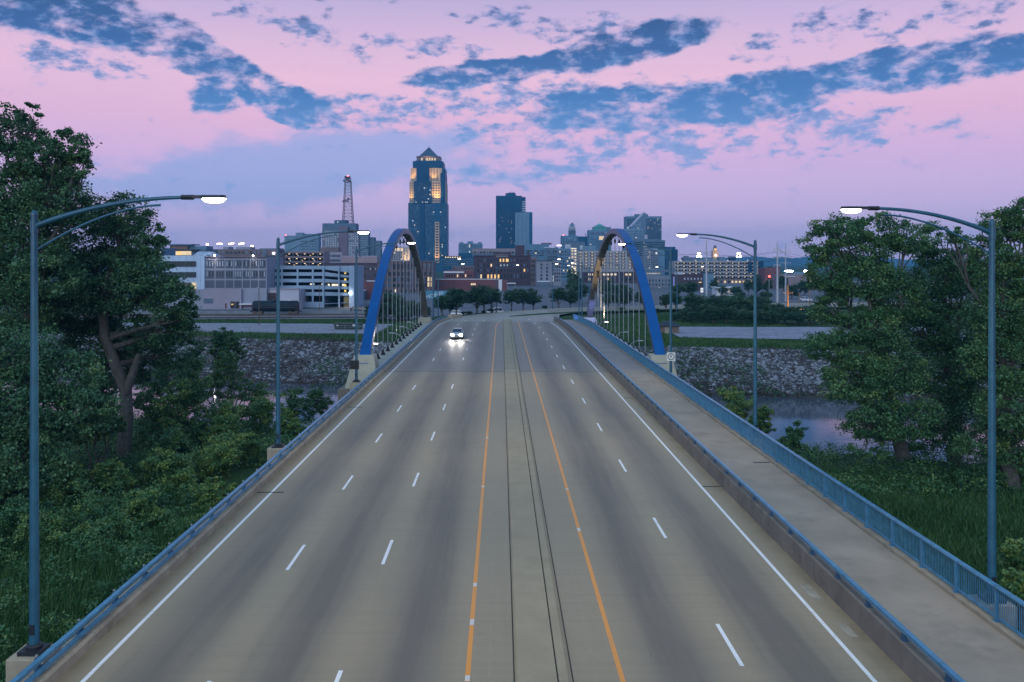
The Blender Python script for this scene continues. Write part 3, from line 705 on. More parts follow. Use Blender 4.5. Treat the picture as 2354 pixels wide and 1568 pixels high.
# ------------------------------------------------------------------ vehicles
glass_dark = mat('dark_glass', (.012, .02, .03), .12, .2, 2, spec=.6)
tyre_m = mat('tyre_rubber', (.015, .015, .016), .8, .2, 5)
rim_m = mat('wheel_rim', (.35, .36, .38), .3, .15, 5, metal=.7)
plate_m = mat('number_plate', (.6, .62, .62), .5, .1, 5)
head_on = emis('headlight_on', (1, .97, .95), 120.0)
head_off = mat('headlight_off', (.5, .52, .55), .2, .1, 5, spec=.6)
tail_m = mat('tail_light', (.3, .01, .01), .3, .1, 5)
def car(label, cat, loc, rz, paint, tall=1.0, lit=False, group=None):
    t = thing('car', label, cat, (0, 0, 0), group)
    secs = ((-2.26, .34, .66, .70), (-2.18, .26, .80, .84), (-1.9, .22, .90, .90), (-1.1, .22, 1.00, .92), (-.7, .22, 1.05, .93), (1.6, .22, 1.08, .93), (2.1, .26, 1.04, .89), (2.25, .42, .92, .80))
    rings = []
    for y, z0, z1, w in secs:
        rings.append([(-w * .93, y, z0), (-w, y, z0 + .2), (-w, y, z0 + (z1 - z0) * .65), (-w * .88, y, z1), (w * .88, y, z1), (w, y, z0 + (z1 - z0) * .65), (w, y, z0 + .2), (w * .93, y, z0)])
    MB().sweep(rings).build('body', paint, t, smooth=True)
    zr = 1.50 * tall
    ca = MB().hexa([(-.80, -.78, 1.02), (.80, -.78, 1.02), (.80, 2.0, 1.04), (-.80, 2.0, 1.04)], [(-.64, -.02, zr), (.64, -.02, zr), (.64, 1.45, zr), (-.64, 1.45, zr)]).build('windows', glass_dark, t)
    rf = MB().hexa([(-.67, -.12, zr - .01), (.67, -.12, zr - .01), (.67, 1.58, zr - .01), (-.67, 1.58, zr - .01)], [(-.6, .02, zr + .06), (.6, .02, zr + .06), (.6, 1.45, zr + .06), (-.6, 1.45, zr + .06)])
    for sx in (-1, 1):
        rf.tube([(sx * .80, -.80, 1.02), (sx * .66, -.05, zr)], .035, 6); rf.tube([(sx * .82, .7, 1.03), (sx * .665, .72, zr)], .04, 6); rf.tube([(sx * .80, 1.98, 1.03), (sx * .65, 1.48, zr)], .05, 6)
    rf.build('roof', paint, t)
    for sx in (-1, 1):
        for yy in (-1.42, 1.42):
            w = MB().tube([(sx * .76, yy, .33), (sx * .945, yy, .33)], .33, 20).build('wheel', tyre_m, t, smooth=True)
            MB().tube([(sx * .90, yy, .33), (sx * .952, yy, .33)], .20, 12).build('rim', rim_m, w)
        MB().hexa([(sx * .46, -2.30, .56), (sx * .86, -2.22, .56), (sx * .86, -2.05, .56), (sx * .46, -2.1, .56)], [(sx * .46, -2.27, .80), (sx * .88, -2.18, .82), (sx * .88, -2.0, .82), (sx * .46, -2.1, .80)]).build('headlight', head_on if lit else head_off, t)
        MB().box(sx * .5 - .05 if sx > 0 else -.84, .84 if sx > 0 else -.45, 2.18, 2.265, .72, .9).build('tail_light', tail_m, t)
        MB().box(min(sx * .93, sx * 1.08), max(sx * .93, sx * 1.08), -.62, -.5, 1.02, 1.16).build('mirror', paint, t)
    MB().box(-.42, .42, -2.275, -2.2, .48, .64).box(-.6, .6, -2.27, -2.2, .30, .40).build('grille', black_m, t)
    MB().box(-.2, .2, -2.30, -2.27, .40, .50).build('plate', plate_m, t)
    if lit:
        for sx in (-1, 1): spot(t, 'headlight_beam', (sx * .65, -2.5, .70), (sx * .9, -28, .1), 1000, 30, (1, .93, .85), 1.0, .08)
    t.location = loc; t.rotation_euler = (0, 0, rz); WLOC[t.name] = Vector(loc)
    return t
silver = mat('silver_car_paint', (.42, .43, .46), .28, .05, 2, spec=.6)
white_car = mat('white_car_paint', (.62, .64, .68), .3, .05, 2, spec=.6)
blackcar = mat('black_car_paint', (.02, .023, .03), .25, .05, 2, spec=.6)
car('silver car driving over the bridge with both headlights blazing', 'car', (-6.95, 139.5, 0), 0, silver, 1.0, True)
car('white estate car parked behind the verge trees beside the guard rail end', 'car', (-10.8, 227, float(gz(-10.8, 227))), math.radians(82), white_car, 1.08)
car('white sport utility car parked under the tallest verge tree', 'car', (-1.6, 232, float(gz(-1.6, 232))), math.radians(-76), white_car, 1.16)
car('black car parked on the lot beside the corner parking garage', 'car', (-40.5, 250, float(gz(-40.5, 250))), math.radians(86), blackcar, .98)
car('small white car waiting below the red traffic signal', 'car', (104, 300, float(gz(104, 300))), math.radians(20), white_car, 1.05)

# ------------------------------------------------------------------ left yard: gravel, tracks, tank wagon, fence
gravel = mat('gravel_yard', (.25, .25, .30), .95, .22, .8, bump=.5, bscale=4, stain=((.16, .15, .15, 1), .25, .6))
asphalt = mat('old_asphalt', (.115, .125, .150), .9, .2, .5, bump=.3, stain=((.09, .09, .095, 1), .3, .6))
def patch(name, label, pts, m, dz=.03, n=26):
    """ground sheet over a quad, draped on the terrain"""
    p = [np.array(q, float) for q in pts]; u = np.linspace(0, 1, n)
    U, Vv = np.meshgrid(u, u)
    G = (1 - Vv)[..., None] * ((1 - U)[..., None] * p[0] + U[..., None] * p[1]) + Vv[..., None] * ((1 - U)[..., None] * p[3] + U[..., None] * p[2])
    VV = np.concatenate([G, (gz(G[..., 0], G[..., 1]) + dz)[..., None]], -1).reshape(-1, 3)
    i, j = np.meshgrid(np.arange(n - 1), np.arange(n - 1)); a = (j * n + i).ravel()
    return tag(put(name, raw_mesh(name, VV, np.stack([a, a + 1, a + n + 1, a + n], -1), 4, m, True)), label, 'ground', kind='structure')
patch('gravel_yard', 'pale gravel yard behind the wire fence', [(-100, 180), (-24, 172), (-21, 199), (-100, 206)], gravel, .05)
patch('ballast', 'grey ballast bed under the railway tracks', [(-110, 214), (-22, 219), (-22, 236), (-110, 232)], gravel, .08)
patch('parking_lot', 'asphalt parking lot below the garage', [(-110, 241), (-26, 241), (-26, 268), (-110, 262)], asphalt, .07)
patch('parking_lot', 'asphalt parking lot between the verge trees and the red sheds', [(-26, 222), (8, 234), (40, 268), (-26, 300)], asphalt, .06)
patch('city_pavement', 'wide asphalt lots and streets among the city blocks', [(-140, 268.5), (220, 268.5), (330, 640), (-240, 640)], asphalt, .09, 60)
lot_m = mat('cracked_pavement', (.27, .265, .33), .9, .15, .5, bump=.3, stain=((.10, .105, .075, 1), .35, .65))
patch('cracked_lot', 'cracked pale pavement lot with weeds on the far bank', [(32, 157), (80, 147), (92, 181), (33, 183)], lot_m, .06)
crack_m = mat('crack_weeds', (.035, .045, .022), .95, .3, 3)
lot = bpy.data.objects['cracked_lot']
for sx, sy, dx, dy, L in ((36, 160, 1, .12, 26), (40, 168, 1, -.10, 22), (58, 163, .9, .25, 20), (44, 175, 1, .05, 34), (64, 155, .3, 1, 20), (50, 158, .25, 1, 22), (38, 172, 1, .02, 15), (70, 170, 1, -.2, 15)):
    p = np.array([sx, sy], float); d = np.array([dx, dy]); d = d / np.hypot(*d); pts = []
    for k in range(int(L / .8)):
        pts.append(p.copy()); p = p + d * .8 + RNG.normal(0, .16, 2)
    MB().sweep([[(q[0] - .06, q[1] - .08, float(gz(*q)) + .066), (q[0] + .06, q[1] + .10, float(gz(*q)) + .066)] for q in pts], closed=False).build('crack', crack_m, lot)
stall_m = white_paint
pl = bpy.data.objects['parking_lot']
for k in range(9):
    x = -64 + k * 3.1; MB().face([(x, 243, -1.88), (x + .12, 243, -1.88), (x - 1.28, 247.5, -1.88), (x - 1.4, 247.5, -1.88)]).build('stall_line', stall_m, pl)

def track(label, y0, y1):
    t = thing('railway_track', label, 'railway track', (-66, (y0 + y1) / 2, -1.85))
    f = lambda x: y0 + (y1 - y0) * (x + 110) / 88
    for o_ in (-.72, .72):
        MB().sweep([[(x, f(x) + o_ - .05, -1.75), (x, f(x) + o_ + .05, -1.75), (x, f(x) + o_ + .05, -1.58), (x, f(x) + o_ - .05, -1.58)] for x in (-110, -66, -22)]).build('rail', rust, t)
    s = MB()
    for k in range(146):
        x = -110 + k * .6; s.box(x - .11, x + .11, f(x) - 1.25, f(x) + 1.25, -1.92, -1.76)
    s.build('sleepers', rust, t, kind='stuff')
track('railway track on ballast in front of the black tank wagon', 217, 222.5)
track('railway track carrying the black tank wagon', 228.5, 233.5)
tk = thing('tank_wagon', 'long black railway tank wagon standing on the track', 'tank wagon', (-59, 231.4, -1.6))
blk = mat('tank_black', (.010, .020, .032), .6, .25, .6, spec=.2, stain=((.03, .035, .04, 1), .5, .5))
x0, x1, cy, cz, rr = -65.4, -53.2, 231.4, .55, 1.42
MB().tube([(x0, cy, cz), (x0 + .12, cy, cz), (x0 + .5, cy, cz), (x1 - .5, cy, cz), (x1 - .12, cy, cz), (x1, cy, cz)], [.7, 1.15, rr, rr, 1.15, .7], 24).build('tank', blk, tk, smooth=True)
MB().tube([(-59.3, cy, cz + 1.3), (-59.3, cy, cz + 1.85)], .55, 14).build('dome', blk, tk)
MB().box(x0 - .3, x1 + .3, cy - .5, cy + .5, -.95, -.72).box(x0 - .3, x0, cy - 1.3, cy + 1.3, -.95, -.6).box(x1, x1 + .3, cy - 1.3, cy + 1.3, -.95, -.6).build('underframe', blk, tk)
MB().box(x0 + .5, x1 - .5, cy - 1.5, cy - 1.38, .15, .22).box(-60.3, -58.3, cy - 1.1, cy + 1.1, cz + 1.42, cz + 1.48).build('walkway', rust, tk)
for xx in (x0 + .2, x1 - .2):
    ld = MB()
    for dx in (-.2, .2): ld.tube([(xx + dx, cy - 1.5, -.8), (xx + dx, cy - 1.45, 1.4)], .03, 5)
    for q in range(6): ld.tube([(xx - .2, cy - 1.5, -.7 + q * .35), (xx + .2, cy - 1.5, -.7 + q * .35)], .02, 5)
    ld.build('ladder', rust, tk)
for xb in (x0 + 1.5, x1 - 1.5):
    bg_ = MB().box(xb - 1.3, xb + 1.3, cy - .95, cy - .8, -1.25, -.95).box(xb - 1.3, xb + 1.3, cy + .8, cy + .95, -1.25, -.95).build('bogie', rust, tk)
    for dx in (-.85, .85):
        for sy in (-.75, .75): MB().tube([(xb + dx, cy + sy - .06, -1.14), (xb + dx, cy + sy + .06, -1.14)], .45, 16).build('wheel', rust, bg_)

wf = thing('wire_fence', 'chain link fence on thin steel posts edging the gravel yard', 'fence', (-60, 174, -2))
fx = np.linspace(-88, -25, 24); fy = lambda x: 176.5 - (x + 88) * .085
for k, x in enumerate(fx):
    z = float(gz(x, fy(x))); r = .035 if k not in (14, 16) else .07
    MB().tube([(x, fy(x), z - .2), (x, fy(x), z + 1.75)], r, 6).build('post', steel, wf)
for h in (.45, .95, 1.35, 1.72):
    MB().tube([(x, fy(x), float(gz(x, fy(x))) + h) for x in fx], .016 if h < 1.7 else .024, 5).build('wire', steel, wf)
fn2 = thing('lot_fence', 'low sagging wire fence between the cracked lot and the river bank', 'fence', (60, 149, -1.6))
fx = np.linspace(34, 82, 14); fy2 = lambda x: 154.5 - (x - 34) * .19
for x in fx: MB().tube([(x, fy2(x), float(gz(x, fy2(x))) - .1), (x, fy2(x), float(gz(x, fy2(x))) + 1.1)], .03, 5).build('post', steel, fn2)
MB().tube([(x, fy2(x), float(gz(x, fy2(x))) + 1.0) for x in fx], .012, 4).build('wire', steel, fn2)

dg = mat('dark_green_bin', (.012, .03, .028), .55, .25, 1)
dp_ = thing('roll_off_container', 'long dark green roll-off container on the yard by the arch foot', 'container', (-32, 184, -2))
MB().hexa([(-34.6, 183, -1.85), (-29.2, 183, -1.85), (-29.2, 185.2, -1.85), (-34.6, 185.2, -1.85)], [(-34.9, 183, -.75), (-29.1, 183, -.75), (-29.1, 185.2, -.75), (-34.9, 185.2, -.75)]).build('bin', dg, dp_)
for k in range(8): MB().box(-34.4 + k * .73, -34.3 + k * .73, 182.92, 183.02, -1.8, -.78).build('rib', dg, dp_)
MB().box(-35, -29, 182.9, 185.3, -.78, -.68).build('rim', dg, dp_)
MB().box(-34.2, -33.9, 182.88, 182.93, -1.2, -.95).box(-30.9, -30.4, 182.88, 182.93, -1.25, -.9).build('notice', plate_m, dp_)
yard_wall = mat('yard_wall', (.17, .195, .24), .85, .2, .5)
rw = thing('retaining_wall', 'long grey concrete kerb wall behind the railway tracks', 'wall', (-66, 239, -2))
for k in range(12):
    x = -108 + k * 7; MB().box(x + .02, x + 6.98, 239, 239.3, -2.3, -1.15 + .02 * (k % 3)).build('panel', yard_wall, rw)
for X, y, h in ((-54, 196, 8.5), (-34, 255, 8), (-52, 252, 7.5)):
    t = thing('yard_pole', 'thin unlit timber pole standing in the rail yard', 'pole', (X, y, float(gz(X, y))), 'thin poles in the rail yard')
    z = float(gz(X, y)); MB().tube([(X, y, z), (X, y, z + h)], [.11, .08], 8).build('pole', rust, t); MB().box(X - .5, X + .1, y - .08, y + .08, z + h - .1, z + h).build('arm', steel, t)

# small pump hut below the right arch
ht = thing('pump_hut', 'small timber hut with a dark hipped roof beside the cracked lot', 'hut', (32, 168, -1.5))
hw_ = mat('hut_timber', (.17, .13, .11), .9, .25, 3)
for k in range(12): MB().box(30.3 + k * .29, 30.57 + k * .29, 166.6, 169.4, -1.7, -.05).build('board', hw_, ht)
MB().hexa([(30.0, 166.2, -.05), (34.1, 166.2, -.05), (34.1, 169.8, -.05), (30.0, 169.8, -.05)], [(31.2, 167.9, .85), (32.9, 167.9, .85), (32.9, 168.1, .85), (31.2, 168.1, .85)]).build('roof', mat('hut_roof', (.035, .045, .06), .8, .2, 2), ht)
MB().box(31.0, 31.8, 166.55, 166.59, -1.6, -.25).build('door', mat('hut_door', (.3, .27, .24), .8, .2, 3), ht)

# ------------------------------------------------------------------ power poles and lines on the right
pole_pale = mat('pale_steel_pole', (.36, .40, .46), .5, .12, 1, metal=.2)
def steel_pole(label, px, ytop, ybase, Y, r, arms, group='steel transmission poles'):
    X = wx(px, Y); z0, z1 = wz(ybase, Y), wz(ytop, Y)
    t = thing('transmission_pole', label, 'pole', (X, Y, z0 - .5), group)
    MB().tube([(X, Y, z0 - 1.5), (X, Y, z1)], [r, r * .42], 14).build('pole', pole_pale, t, smooth=True)
    ends = []
    for ya, half in arms:
        za = wz(ya, Y); h = half * Y / F
        MB().tube([(X - h, Y, za + .35), (X - h * .3, Y, za), (X, Y, za - .15), (X + h * .3, Y, za), (X + h, Y, za + .35)], [.06, .12, .16, .12, .06], 6).build('crossarm', pole_pale, t)
        for sx in (-1, 1):
            MB().tube([(X + sx * h, Y, za + .3), (X + sx * h, Y, za - .5)], .07, 6).build('insulator', steel, t); ends.append(Vector((X + sx * h, Y, za - .5)))
    return t, ends
tA, eA = steel_pole('pale steel transmission pole rising from the shop sign among the trees', 1624, 551.5, 672, 330, .46, ((580.5, 14), (597, 13)))
tB, eB = steel_pole('pale steel transmission pole with a pink-lit base', 1787, 557.6, 700, 270, .42, ((574, 7), (592, 8), (610, 7)))
tC, eC = steel_pole('pale steel transmission pole behind the orange-lit timber pole', 1806, 560.6, 690, 300, .34, ((579, 11), (591.5, 13), (605, 12)))
spot(tB, 'pink_glow', (tB.location.x - 2, 264, -1), (tB.location.x, 270, 3), 900, 80, (1, .45, .4))
wire_m = mat('power_wire', (.04, .045, .055), .5, .1, 3)
def line(label, a, b_, sag=1.2):
    pts = [a.lerp(b_, u) + Vector((0, 0, -sag * 4 * u * (1 - u))) for u in np.linspace(0, 1, 14)]
    o = MB().tube(pts, .035, 5).build('power_line', wire_m, origin=a); tag(o, label, 'power line', 'sagging power lines')
for k, (a_, b_) in enumerate(zip(eA[:4], eB[:4])): line('thin power line strung between the sign-side pole and the pink-lit pole', a_, b_)
for k, (a_, b_) in enumerate(zip(eB, eC)): line('thin power line strung between the two paired steel poles', a_, b_, .3)
for k, a_ in enumerate(eC): line('thin power line running off behind the trees from the rear steel pole', a_, a_ + Vector((60, 60, -2.5)), 2.2)
for a_ in eA[:2]: line('thin power line running off from the sign-side pole', a_, a_ + Vector((-60, 160, 3)), 1.5)
timber = mat('timber_pole', (.20, .14, .09), .85, .25, 2)
X = wx(1811, 215); t = thing('utility_pole', 'timber utility pole bathed in orange sodium light', 'pole', (X, 215, -1.7))
MB().tube([(X, 215, -1.8), (X, 215, wz(655, 215))], [.24, .15], 10).build('pole', timber, t)
za = wz(674.5, 215); MB().box(X - 1.25, X + 1.25, 214.75, 214.87, za, za + .14).build('crossarm', timber, t)
for dx in (-1.1, -.5, .5, 1.1): MB().tube([(X + dx, 214.8, za + .14), (X + dx, 214.8, za + .38)], .05, 6).build('insulator', steel, t)
orl = emis('sodium_lens', (1, .45, .08), 25)
sodp = MB().box(X + 3.2, X + 3.6, 206, 206.3, -1.0, -.7).build('floodlight', orl, t)
spot(t, 'sodium_glow', (X + 3.4, 206, -.4), (X, 215, 1.6), 9000, 70, (1, .42, .06), .6, .2)
spot(t, 'sodium_ground', (X + 5, 209, 3.2), (X + 5, 214, -2), 7000, 130, (1, .40, .06), .8, .2)
for px, yt, yb, Y in ((1837.5, 680, 700, 260), (1861, 674, 705, 240)):
    X = wx(px, Y); t = thing('utility_pole', 'short grey timber pole beside the orange-lit compound', 'pole', (X, Y, -2), 'short timber poles by the compound')
    MB().tube([(X, Y, -2), (X, Y, wz(yt, Y) + 1)], [.16, .1], 8).build('pole', timber, t); MB().box(X - .7, X + .7, Y - .06, Y + .06, wz(yt, Y) + .5, wz(yt, Y) + .62).build('crossarm', timber, t)
cf = thing('compound_fence', 'low chain link compound fence glowing under orange light', 'fence', (72, 219, -1.5))
for k in range(9):
    x = 66 + k * 2.2; MB().tube([(x, 219, -1.6), (x, 219, .4)], .05, 6).build('post', steel, cf)
MB().tube([(66, 219, .38), (83.6, 219, .38)], .04, 6).tube([(66, 219, -.6), (83.6, 219, -.6)], .02, 5).build('rail', steel, cf)
# traffic signal
X = wx(1768, 320); t = thing('traffic_signal', 'traffic signal showing red in front of the brick shed', 'traffic signal', (X, 320, -2))
MB().tube([(X, 320, -2), (X, 320, 6.2)], .1, 8).build('pole', steel, t)
hd = MB().box(X - .3, X + .3, 319.7, 319.95, 5.9, 7.6).build('signal_head', black_m, t)
MB().tube([(X, 319.68, 6.95), (X, 319.6, 6.95)], .42, 14).build('red_lens', emis('signal_red', (1, .05, .04), 9), hd)
# floodlight masts
flood = emis('flood_white', (1, .93, .9), 40)
for px, py, Y, nl in ((1808, 623.5, 520, 3), (1818, 623.5, 520, 3), (1853, 623.5, 480, 3)):
    X, z = wx(px, Y), wz(py, Y)
    t = thing('floodlight_mast', 'blazing white floodlight mast behind the transmission poles', 'floodlight', (X, Y, -2), 'white floodlights in the works yard')
    MB().tube([(X, Y, -2), (X, Y, z)], .12, 6).build('mast', steel, t)
    for k in range(nl): MB().box(X - 1.1 + k * .8, X - .5 + k * .8, Y - .3, Y, z - .3, z + .45).build('lamp', flood, t)
for px, py in ((1823.5, 630), (1842, 628.5)):
    X, z = wx(px, 470), wz(py, 470); t = thing('sodium_mast', 'small orange sodium lamp in the works yard', 'street lamp', (X, 470, -2), 'orange lamps in the works yard')
    MB().tube([(X, 470, -2), (X, 470, z)], .1, 6).build('mast', steel, t); MB().box(X - .45, X + .45, 469.5, 470, z - .25, z + .3).build('lamp', orl, t)
stad = emis('stadium_orange', (1, .62, .34), 20)
for px, py in ((477, 562), (502, 561), (508, 561), (529, 561), (535, 559.5), (552, 561), (558, 560), (580, 566)):
    Y = 640; X, z = wx(px, Y), wz(py, Y)
    t = thing('roof_floodlight', 'warm floodlight on a thin mast above the apartment roof', 'floodlight', (X, Y, wz(580, Y)), 'warm floodlights above the apartment roofs')
    MB().tube([(X, Y, wz(582, Y)), (X, Y, z)], .1, 5).build('mast', steel, t); MB().box(X - .8, X - .1, Y - .3, Y, z - .3, z + .5).box(X + .1, X + .8, Y - .3, Y, z - .3, z + .5).build('lamp', stad, t)
whit = emis('stadium_white', (1, .95, 1), 22)
for px, py in ((1606.5, 583), (1698, 583)):
    Y = 760; X, z = wx(px, Y), wz(py, Y)
    t = thing('stadium_mast', 'tall stadium light mast behind the lit garage roof', 'floodlight', (X, Y, wz(610, Y)), 'stadium light masts behind the garage')
    for dx in (-.9, .9): MB().tube([(X + dx, Y, wz(610, Y)), (X + dx, Y, z)], .12, 5).build('mast', steel, t)
    for dx, dz in ((-1.3, 0), (.3, 0), (-1.9, -2.6), (.9, -2.6)): MB().box(X + dx, X + dx + 1.2, Y - .3, Y, z + dz - .4, z + dz + .6).build('lamp', whit, t)
# ------------------------------------------------------------------ city
g_dark = mat('window_dark', (.008, .016, .028), .25, .3, .3, spec=.25)
g_blue = mat('window_blue', (.055, .10, .17), .2, .25, .3, spec=.4)
g_pale = mat('window_pale', (.34, .40, .50), .3, .2, .3, spec=.5)
w_warm = emis('window_warm', (1, .62, .24), 1.0)
w_soft = emis('window_soft', (1, .78, .50), .75)
w_cool = emis('window_cool', (.85, .93, 1), .7)
w_white = emis('window_white', (1, .88, .70), 1.1)
strip_l = emis('garage_light', (1, .84, .58), 1.7)
strip_w = emis('garage_light_warm', (1, .72, .45), 2.2)
beacon = emis('red_beacon', (1, .10, .06), 16)
def mm(n, c, r=.8, v=.12, s=.15, **k): return mat(n, c, r, v, s, **k)
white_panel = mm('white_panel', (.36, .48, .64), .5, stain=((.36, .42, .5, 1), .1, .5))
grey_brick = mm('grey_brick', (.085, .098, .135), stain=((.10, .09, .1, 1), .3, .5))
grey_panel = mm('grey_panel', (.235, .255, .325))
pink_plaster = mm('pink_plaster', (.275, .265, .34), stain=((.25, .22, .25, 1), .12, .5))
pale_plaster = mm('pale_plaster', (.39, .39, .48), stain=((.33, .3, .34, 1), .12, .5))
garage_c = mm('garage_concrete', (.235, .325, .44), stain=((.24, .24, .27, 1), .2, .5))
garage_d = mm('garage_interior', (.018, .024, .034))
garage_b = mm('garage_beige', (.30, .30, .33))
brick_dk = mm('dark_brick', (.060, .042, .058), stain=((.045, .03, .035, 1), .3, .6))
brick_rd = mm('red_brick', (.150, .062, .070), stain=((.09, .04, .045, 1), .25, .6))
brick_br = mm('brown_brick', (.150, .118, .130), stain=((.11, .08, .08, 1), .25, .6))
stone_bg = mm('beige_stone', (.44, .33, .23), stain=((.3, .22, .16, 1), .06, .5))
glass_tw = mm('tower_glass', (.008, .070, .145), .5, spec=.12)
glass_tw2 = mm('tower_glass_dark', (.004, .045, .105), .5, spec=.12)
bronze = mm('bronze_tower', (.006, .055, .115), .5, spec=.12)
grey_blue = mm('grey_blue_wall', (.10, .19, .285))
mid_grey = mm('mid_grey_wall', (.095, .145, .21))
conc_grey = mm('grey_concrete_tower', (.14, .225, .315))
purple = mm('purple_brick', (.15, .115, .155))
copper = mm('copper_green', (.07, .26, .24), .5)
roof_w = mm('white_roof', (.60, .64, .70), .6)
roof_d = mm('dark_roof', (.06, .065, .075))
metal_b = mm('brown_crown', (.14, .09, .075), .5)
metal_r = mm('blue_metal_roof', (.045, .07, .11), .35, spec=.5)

class Bld:
    def __init__(s, name, label, x0, x1, yt, Y, dep, m, zb=-2.4, cat='building', group=None, wall='wall'):
        s.Y, s.dep, s.zb = Y, dep, zb; s.n = 0; s.extra = {}
        s.t = thing(name, label, cat, ((wx(x0, Y) + wx(x1, Y)) / 2, Y + dep / 2, zb), group)
        s.blk(wall, x0, x1, yt, None, m)
    def blk(s, name, x0, x1, yt, yb, m, dy=0.0, dep=None, parent=None):
        Y = s.Y + dy; z0 = s.zb if yb is None else wz(yb, s.Y)
        return cube_part(name, parent or s.t, wx(x0, s.Y), wx(x1, s.Y), Y, Y + (dep if dep is not None else s.dep), z0, wz(yt, s.Y), m)
    def wins(s, x0, x1, y0, y1, nc, nr, wf, hf, choices, dy=0.0, name='window', skip=0.0, th=.3):
        mats = [c[0] for c in choices]; wts = [c[1] for c in choices]
        Y = s.Y + dy; cw, ch = (wx(x1, s.Y) - wx(x0, s.Y)) / nc, (wz(y0, s.Y) - wz(y1, s.Y)) / nr
        for r in range(nr):
            for c in range(nc):
                if skip and random.random() < skip: continue
                m = random.choices(mats, wts)[0]
                xc = wx(x0, s.Y) + (c + .5) * cw; zc = wz(y0, s.Y) - (r + .5) * ch
                a = (xc - cw * wf / 2, xc + cw * wf / 2, Y - th, Y + .05, zc - ch * hf / 2, zc + ch * hf / 2)
                if s.n < 300:
                    cube_part(name, s.t, *a, m); s.n += 1
                else: s.extra.setdefault(m.name, MB()).box(*a)
        return s
    def ribs(s, x0, x1, y0, y1, n, m, vert=True, frac=.35, dy=0.0, th=.5, name='rib'):
        Y = s.Y + dy
        X0, X1, Z0, Z1 = wx(x0, s.Y), wx(x1, s.Y), wz(y1, s.Y), wz(y0, s.Y)
        for i in range(n):
            if vert:
                w = (X1 - X0) / n; c = X0 + (i + .5) * w; cube_part(name, s.t, c - w * frac / 2, c + w * frac / 2, Y - th, Y + .05, Z0, Z1, m)
            else:
                h = (Z1 - Z0) / n; c = Z0 + (i + .5) * h; cube_part(name, s.t, X0, X1, Y - th, Y + .05, c - h * frac / 2, c + h * frac / 2, m)
        return s
    def done(s):
        for k, b in s.extra.items(): b.build('window_grid', MATS[k], s.t, kind='stuff')
        return s.t

def cornice(B, x0, x1, y, m, h=2, out=.6): B.blk('cornice', x0, x1, y - h, y, m, -out, B.dep + out)

# --- tall stone and glass tower with pyramid crown
T = Bld('skyscraper', 'tallest stepped stone and glass skyscraper with a dark pyramid crown', 938.4, 1026.5, 466.3, 1357, 55, glass_tw, wall='lower_shaft')
T.blk('stone_shaft', 941, 1024.4, 416.8, 466.3, stone_bg, 1, 52)
T.blk('upper_stone_shaft', 943.6, 1016, 385.9, 416.8, stone_bg, 2, 48)
T.blk('glass_bay', 951, 992.5, 416.8, 466.3, glass_tw2, -2.5, 10)
T.blk('glass_bay', 957.5, 987, 383, 416.8, glass_tw2, -1.2, 10)
T.blk('side_bay', 1012.5, 1023.5, 398, 466.3, glass_tw2, -1, 50)
T.blk('side_bay', 1008.5, 1022.8, 387, 398, glass_tw2, 2.5, 45)
T.blk('glass_bay', 966.5, 976, 466.3, 600, glass_tw2, -2.0, 10)
T.blk('crown_base', 948.7, 1018.4, 370.4, 386, glass_tw2, 1.5, 46)
T.blk('corner_block', 954, 1013, 368.5, 370.4, glass_tw, 3, 40)
T.blk('stone_strip', 1000, 1010, 510, 604, stone_bg, -2.2, 10)
cr = T.blk('crown', 957, 1010.5, 359.5, 370.4, metal_b, 6, 36)
T.blk('crown_ledge', 955.8, 1011.6, 358.0, 360.2, metal_b, 5, 38)
Yc = 1357 + 24; X0, X1, Xm = wx(962, 1357), wx(1005.5, 1357), wx(983.2, 1357)
zb_, zt_ = wz(358, 1357), wz(334.6, 1357)
pyr = MB(); bp = [(X0, Yc - 15, zb_), (X1, Yc - 15, zb_), (X1, Yc + 15, zb_), (X0, Yc + 15, zb_)]
for i in range(4): pyr.face([bp[i], bp[(i + 1) % 4], (Xm, Yc, zt_)])
py_o = pyr.build('pyramid_roof', metal_r, T.t)
for u in (0, .33, .66, 1):
    a = Vector(bp[0]).lerp(Vector(bp[1]), u); MB().tube([a, (Xm, Yc, zt_ + .2)], .35, 5).build('roof_rib', bronze, py_o)
MB().tube([(Xm, Yc, zt_ - .5), (Xm, Yc, zt_ + 3)], .25, 5).build('finial', bronze, py_o)
T.wins(944, 951, 388, 416, 2, 6, .55, .45, [(g_dark, 1)], 2).wins(988, 1008, 388, 416, 3, 6, .55, .45, [(g_dark, 1)], 2)
T.wins(941.5, 950, 418, 465, 2, 8, .5, .42, [(g_dark, 1)], 1).wins(993.5, 1012, 418, 465, 3, 8, .6, .42, [(g_dark, 1)], 1)
T.wins(1000.5, 1009.5, 512, 603, 1, 15, .68, .45, [(g_dark, 1)], -2.2)
T.wins(966, 1002, 361, 369.5, 6, 1, .62, .75, [(w_soft, 2), (g_dark, 2)], 6)
for (a, b_, c_, d_, nc, nr, dy) in ((940, 966, 470, 600, 7, 26, 0), (977, 999, 470, 600, 6, 26, 0), (1011, 1025.5, 470, 600, 4, 26, 0), (952, 991.5, 420, 465, 9, 9, -2.5)):
    T.wins(a, b_, c_, d_, nc, nr, .62, .5, [(g_dark, 30), (g_blue, 8), (w_cool, .5), (w_soft, .35)], dy)
T.wins(955, 992, 463, 467, 10, 1, .7, .4, [(w_cool, 1), (g_dark, 1.5)], -2.5)
for x, y in ((1003, 562), (1005, 552)): T.blk('ledge', x - 3, x + 3, 604, 605, stone_bg, -4, 4)
